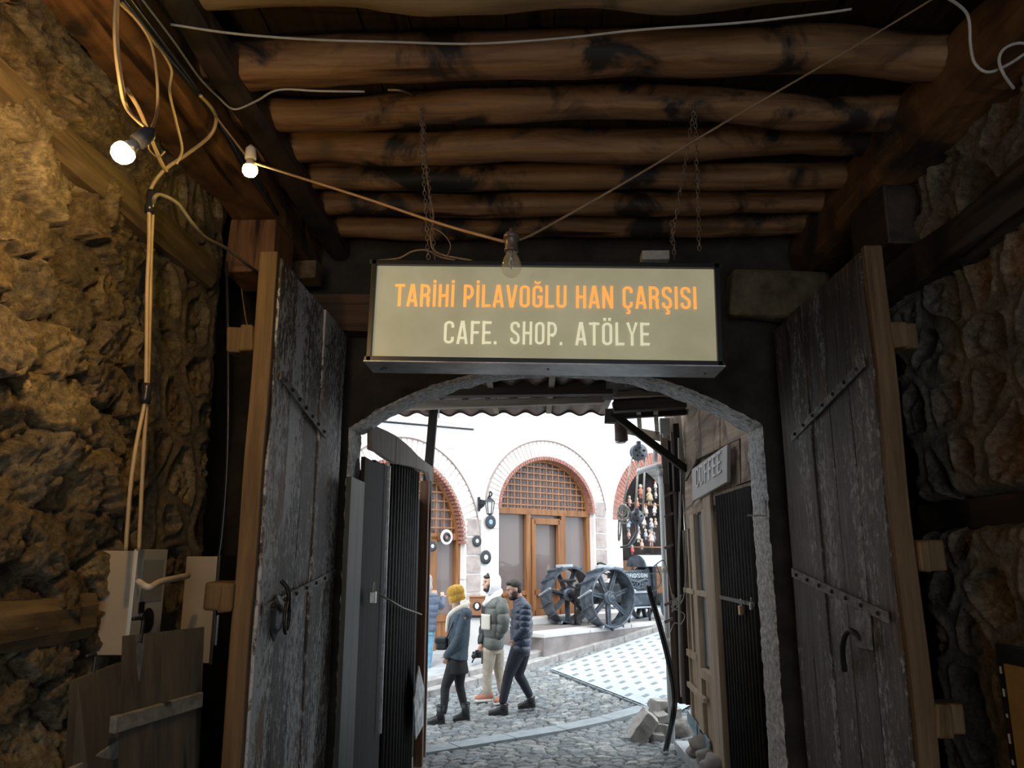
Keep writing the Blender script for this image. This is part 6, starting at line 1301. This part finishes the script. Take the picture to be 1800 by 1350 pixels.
mb = MB(); mb.ell(hc+uu*.055-fd*.03, (.105, .088, .085), Matrix((fd, s_, uu)).transposed(), 20, 12); mb.ell(hc-fd*.055+uu*.0, (.062, .082, .085), Matrix((fd, s_, uu)).transposed()); mb.ell(hc+uu*.095+fd*.045, (.045, .06, .035), Matrix((fd, s_, uu)).transposed()); remesh(mb.build('hair', M_hairD, mn), .008, 1)
mb = MB(); Mh = Matrix((fd, s_, uu)).transposed(); mb.ell(hc-uu*.098+fd*.05, (.052, .052, .040), Mh); [mb.ell(hc-uu*.06+fd*.02+s_*t*.052, (.045, .022, .055), Mh) for t in (-1, 1)]; mb.ell(hc-uu*.052+fd*.094, (.012, .03, .007), Mh); remesh(mb.build('beard', M_beard, mn), .007, 1)
mb = MB(); ringtube(mb, puff([(g2(910, 1051), (.078, .082)), (g2(913, 1058), (.10, .13)), (g2(916, 1066), (.125, .215)), (g2(918, 1080), (.145, .235)), (g2(918, 1105), (.15, .225)), (g2(917, 1128), (.135, .20)), (g2(915, 1145), (.14, .205))], 9, .12), 26)
remesh(mb.build('puffer_jacket', M_nav, mn), .007, 1)
mb = MB(); ringtube(mb, puff([(sn+Vector((0, .04, .03)), (.07, .07)), (sn, (.085, .085)), (sn.lerp(en, .5), (.082, .082)), (en, (.074, .074)), (en.lerp(wn, .5), (.066, .066)), (wn, (.052, .052))], 9, .20), 16); remesh(mb.build('sleeve', M_nav, mn), .007, 1)
mb = MB(); ringtube(mb, puff([(sf_, (.085, .085)), (ef, (.072, .072)), (wf_, (.052, .052))], 7, .20), 16); remesh(mb.build('sleeve', M_nav, mn), .007, 1)
mb = MB(); ringtube(mb, [(hip+Vector((0, 0, .02)), (.115, .165)), (g2(914, 1152), (.12, .165))])
for (hp, kn, an) in ((g2(909, 1148, -.08), k1, a1_), (g2(918, 1148, .08), k2, a2_)): limb(mb, [(hp, .108), (hp.lerp(kn, .5), .092), (kn, .072), (kn.lerp(an, .4), .066), (an, .054)])
remesh(mb.build('trousers', M_jean, mn), .009); mb = MB(); mb.box(g2(894, 1100, -.16), (.01, .006, .035)); mb.build('zip_pull', M_steel, mn)
shoes('boot', mn, ((h1, t1), (h2, t2)), M_boot, M_soleb, .05)
# ---- man in olive puffer with pale hood ------------------------------------
Yo = 11.75; g3 = lambda u, v, dy=0: P(u, v, Yo+dy); zg3 = gz(g3(865, 1230).x, Yo)
om = empty('person', Vector((g3(865, 1230).x, Yo, zg3)), 'person in olive quilted jacket, pale hood up, khaki trousers, rust shoes, holding a camera', 'person')
hc = g3(861, 1025); fd = Vector((-.90, -.42, .05)).normalized(); neck = g3(868, 1045); hip = g3(867, 1140)
k1, a1_ = g3(857, 1182, -.08), g3(856, 1220, -.06); k2, a2_ = g3(877, 1180, .08), g3(884, 1218, .10)
h1 = Vector((g3(866, 1232).x, Yo-.05, zg3+.02)); t1 = h1+Vector((-.25, -.05, -.005)); h2 = Vector((g3(888, 1238).x, Yo-.12, zg3+.02)); t2 = h2+Vector((-.13, -.22, -.005))
mb = MB(); head(mb, hc, fd, 1.02); mb.tube([neck, neck+Vector((.01, 0, -.08)), g3(870, 1075), g3(869, 1105), hip], [(.045, .05), (.07, .13), (.12, .19), (.11, .15), (.11, .16)], 18)
for (hp, kn, an, hl, t) in ((g3(862, 1142, -.09), k1, a1_, h1, t1), (g3(874, 1142, .09), k2, a2_, h2, t2)): limb(mb, [(hp, .088), (hp.lerp(kn, .5), .076), (kn, .056), (kn.lerp(an, .4), .054), (an, .038)]); mb.tube([an, hl+Vector((-.03, 0, .05)), t+Vector((.02, .03, .03))], [.036, .038, .028], 10)
sn, sf_ = g3(882, 1062, -.22), g3(858, 1062, .2); en, wn = g3(886, 1098, -.25), g3(874, 1122, -.12); ef, wf_ = g3(852, 1100, .10), g3(845, 1136, -.05)
limb(mb, [(sn, .055), (en, .047), (wn, .033)]); hand(mb, wn, (-.3, .2, -1), (0, 1, 0), 1, .6); limb(mb, [(sf_, .055), (ef, .045), (wf_, .030)]); hand(mb, wf_, (-.25, -.15, -1), (.2, -1, 0), 1, .55)
remesh(mb.build('body', M_skin, om), .0075); eyes(om, hc, fd, 1.02)
s_ = Vector((0, 0, 1)).cross(fd).normalized(); uu = fd.cross(s_); Mh = Matrix((fd, s_, uu)).transposed()
mb = MB(); mb.ell(hc+uu*.085+fd*.03, (.075, .07, .035), Mh); mb.build('hair', M_hairD, om); mb = MB(); mb.ell(hc-uu*.095+fd*.05, (.050, .050, .036), Mh); [mb.ell(hc-uu*.06+fd*.02+s_*t*.05, (.04, .020, .05), Mh) for t in (-1, 1)]; remesh(mb.build('beard', M_beard, om), .007, 1)
# hood: open shell
bmh = MB(); vs = []; n, m = 26, 12
for i in range(m+1):
    t = i/m; a = math.radians(65+115*t)      # from the face opening to the back
    for k in range(n):
        b = 2*math.pi*k/n; vs.append(hc+fd*(-.02+.150*math.cos(a))+(s_*math.cos(b)*.128+uu*math.sin(b)*.150)*(math.sin(a)**.8 if i < m else .0)+uu*(.02 if math.sin(b) > 0 else -.03))
bmh.add(vs, [(i*n+k, i*n+(k+1) % n, (i+1)*n+(k+1) % n, (i+1)*n+k) for i in range(m) for k in range(n)], True)
ho = bmh.build('hood', M_hood, om); sd_ = ho.modifiers.new('thick', 'SOLIDIFY'); sd_.thickness = .018
mb = MB(); limb(mb, [(g3(877, 1040, .05), .06), (g3(871, 1048, -.08), .055), (g3(859, 1056, -.10), .045), (g3(852, 1062, -.02), .035)]); mb.build('hood_collar', M_hood, om)
mb = MB(); ringtube(mb, puff([(g3(868, 1045), (.08, .09)), (g3(870, 1054), (.12, .20)), (g3(871, 1068), (.155, .245)), (g3(870, 1095), (.165, .235)), (g3(868, 1120), (.16, .225)), (g3(867, 1140), (.155, .22))], 5, .10, 8), 26)
remesh(mb.build('puffer_jacket', M_oliv, om), .007, 1)
mb = MB(); ringtube(mb, puff([(sn+Vector((0, .04, .03)), (.08, .08)), (sn, (.10, .10)), (sn.lerp(en, .5), (.10, .10)), (en, (.092, .092)), (en.lerp(wn, .5), (.080, .080)), (wn, (.058, .058))], 5, .19, 7), 16); remesh(mb.build('sleeve', M_oliv, om), .007, 1)
mb = MB(); ringtube(mb, puff([(sf_, (.095, .095)), (ef, (.08, .08)), (wf_+Vector((0, 0, .03)), (.055, .055))], 4, .19, 7), 16); remesh(mb.build('sleeve', M_trd, om), .007, 1)
mb = MB()
vs = []; vs2 = []
for i in range(9):
    for j in range(9):
        a = math.radians(200+62*j/8); z = g3(866, 1078+27*i/8); q = Vector((math.cos(a)*.168, math.sin(a)*.241, 0)); vs.append(Vector((z.x, Yo, z.z))+q)
mb.add(vs, [(i*9+j, i*9+j+1, (i+1)*9+j+1, (i+1)*9+j) for i in range(8) for j in range(8)], True); fp_ = mb.build('front_panel', plain('panel_cream', (.55, .52, .45), .6, 0, .05, 9, .2), om); q_ = fp_.modifiers.new('thick', 'SOLIDIFY'); q_.thickness = .014; q_.offset = 0
mb = MB(); ringtube(mb, [(hip+Vector((0, 0, .02)), (.12, .165)), (g3(867, 1148), (.12, .165))])
for (hp, kn, an) in ((g3(861, 1145, -.08), k1, a1_), (g3(874, 1145, .08), k2, a2_)): limb(mb, [(hp, .105), (hp.lerp(kn, .5), .090), (kn, .070), (kn.lerp(an, .4), .066), (kn.lerp(an, .8), .068), (an, .054)])
remesh(mb.build('trousers', M_khak, om), .009); shoes('shoe', om, ((h1, t1), (h2, t2)), M_rust, M_solew, 0, True)
cmr = empty('camera_in_hand', g3(840, 1150, -.08), 'black camera held low by the person in the olive jacket', 'camera'); c = wf_+Vector((-.05, -.06, -.11))
mb = MB(); mb.box(c, (.13, .06, .085)); mb.box(c+Vector((0, 0, .05)), (.05, .05, .03)); mb.build('camera_body', M_blk, cmr, bevel=.008); mb = MB(); mb.lathe(c+Vector((-.02, -.03, 0)), (-.3, -1, -.2), [(0, .036), (.07, .036), (.075, .028)], 16); mb.build('lens', M_blk, cmr); mb = MB(); mb.tube([c+Vector((-.04, 0, -.04)), c+Vector((-.07, 0, -.11))], .010, 6); mb.build('grip', M_blk, cmr)
# ---- person by the window, half hidden by the wall end ----------------------
Yb_ = 13.6; g4 = lambda u, v, dy=0: P(u, v, Yb_+dy); zb4 = g4(745, 1184).z
bw = empty('person', g4(748, 1184), 'grey-haired person in a slate jacket and blue jeans at the left window, seen from behind', 'person')
hc = g4(751, 1022); fd = Vector((.35, .93, 0)).normalized(); hip = g4(748, 1108); mb = MB(); head(mb, hc, fd, 1.0)
mb.tube([g4(752, 1038), g4(752, 1058), g4(751, 1085), hip], [(.16, .09), (.18, .11), (.14, .10), (.16, .11)], 18)
for sx, ua in ((-1, 738), (1, 750)): limb(mb, [(g4(748+sx*6, 1112), .085), (g4(ua+3, 1148), .058), (g4(ua, 1176), .04)]); mb.tube([g4(ua, 1176), g4(ua, 1181), g4(ua+1, 1182, .12)], [.036, .038, .025], 10)
shr, elr, wrr = g4(763, 1050, .0), g4(775, 1066, .18), g4(778, 1052, .36); shl, ell_, wrl = g4(740, 1050), g4(735, 1068, .15), g4(748, 1056, .33)
limb(mb, [(shr, .05), (elr, .042), (wrr, .03)]); hand(mb, wrr, (-.1, .4, .9), (-.3, 1, 0), .95, .4); limb(mb, [(shl, .05), (ell_, .042), (wrl, .03)]); hand(mb, wrl, (.1, .4, .9), (.3, 1, 0), .95, .4)
remesh(mb.build('body', M_skin, bw), .0085); mb = MB(); mb.ell(hc+Vector((0, -.015, .02)), (.095, .10, .115), None, 18, 12); mb.tube([hc+Vector((0, -.05, 0)), hc+Vector((.01, -.07, -.12)), hc+Vector((.02, -.07, -.20))], [(.09, .06), (.10, .05), (.07, .03)], 14); remesh(mb.build('hair', M_hairG, bw), .009, 1)
mb = MB(); ringtube(mb, puff([(g4(752, 1038), (.10, .08)), (g4(752, 1046), (.19, .12)), (g4(752, 1070), (.19, .14)), (g4(751, 1088), (.16, .13)), (g4(749, 1108), (.185, .145))], 7, .06), 24); limb(mb, [(shr, .075), (elr, .065), (wrr, .05)]); limb(mb, [(shl, .075), (ell_, .065), (wrl, .05)]); remesh(mb.build('puffer_jacket', M_nav2, bw), .009, 1)
mb = MB(); ringtube(mb, [(g4(748, 1103), (.16, .12)), (g4(748, 1116), (.165, .125))])
for sx, ua in ((-1, 738), (1, 750)): limb(mb, [(g4(748+sx*6, 1114), .098), (g4(ua+3, 1148), .074), (g4(ua, 1178), .060)])
remesh(mb.build('jeans', M_bluej, bw), .010); shoes('shoe', bw, tuple((Vector((g4(ua, 1180).x, Yb_-.05, zb4+.012)), Vector((g4(ua, 1180).x+.03, Yb_+.18, zb4+.012))) for ua in (738, 750)), M_boot, M_soleb)
# ---- box on a pedestal -------------------------------------------------------
Yx = 13.4; g5 = lambda u, v, dy=0: P(u, v, Yx+dy)
a, b = g5(825, 1082), g5(852, 1049); M_bxw = wood('box_wood', (.20, .09, .045), (.36, .18, .09), 0, 8, .5, .1, crack=False)
wb = empty('wooden_box', Vector(((a.x+b.x)/2, Yx, a.z)), 'small reddish wooden box with a round opening, on a white stand behind the walkers', 'box')
mb = MB(); mb.box(((a.x+b.x)/2, Yx+.1, (a.z+b.z)/2), (b.x-a.x, .2, b.z-a.z)); mb.box(((a.x+b.x)/2, Yx+.1, b.z), (b.x-a.x+.03, .24, .02)); mb.build('box_body', M_bxw, wb, bevel=.006)
mb = MB(); mb.lathe(((a.x+b.x)/2, Yx-.006, (a.z+b.z)/2), (0, -1, 0), [(0, .07), (.004, .07), (.005, .06)], 20); mb.build('round_opening', M_dk, wb); mb = MB(); mb.ell(((a.x+b.x)/2, Yx-.02, (a.z+b.z)/2), (.035, .02, .05)); mb.build('white_knob', M_wvin, wb)
zz = gz(a.x, Yx)+.14; ws = empty('pedestal', Vector(((a.x+b.x)/2, Yx+.1, zz)), 'white pedestal stand with dark posts under the wooden box', 'stand')
mb = MB(); mb.box(((a.x+b.x)/2-.03, Yx+.12, (zz+a.z)/2+.06), (.20, .16, a.z-zz-.16)); mb.build('white_column', M_wst, ws)
mb = MB(); mb.box(((a.x+b.x)/2, Yx+.1, a.z-.02), (b.x-a.x-.02, .2, .03)); mb.build('top_plate', M_blk, ws)
for du in (.09, .13): mb = MB(); mb.tube([((a.x+b.x)/2+du, Yx+.05, zz), ((a.x+b.x)/2+du, Yx+.05, a.z-.02)], .013, 6); mb.build('dark_post', M_blk, ws)
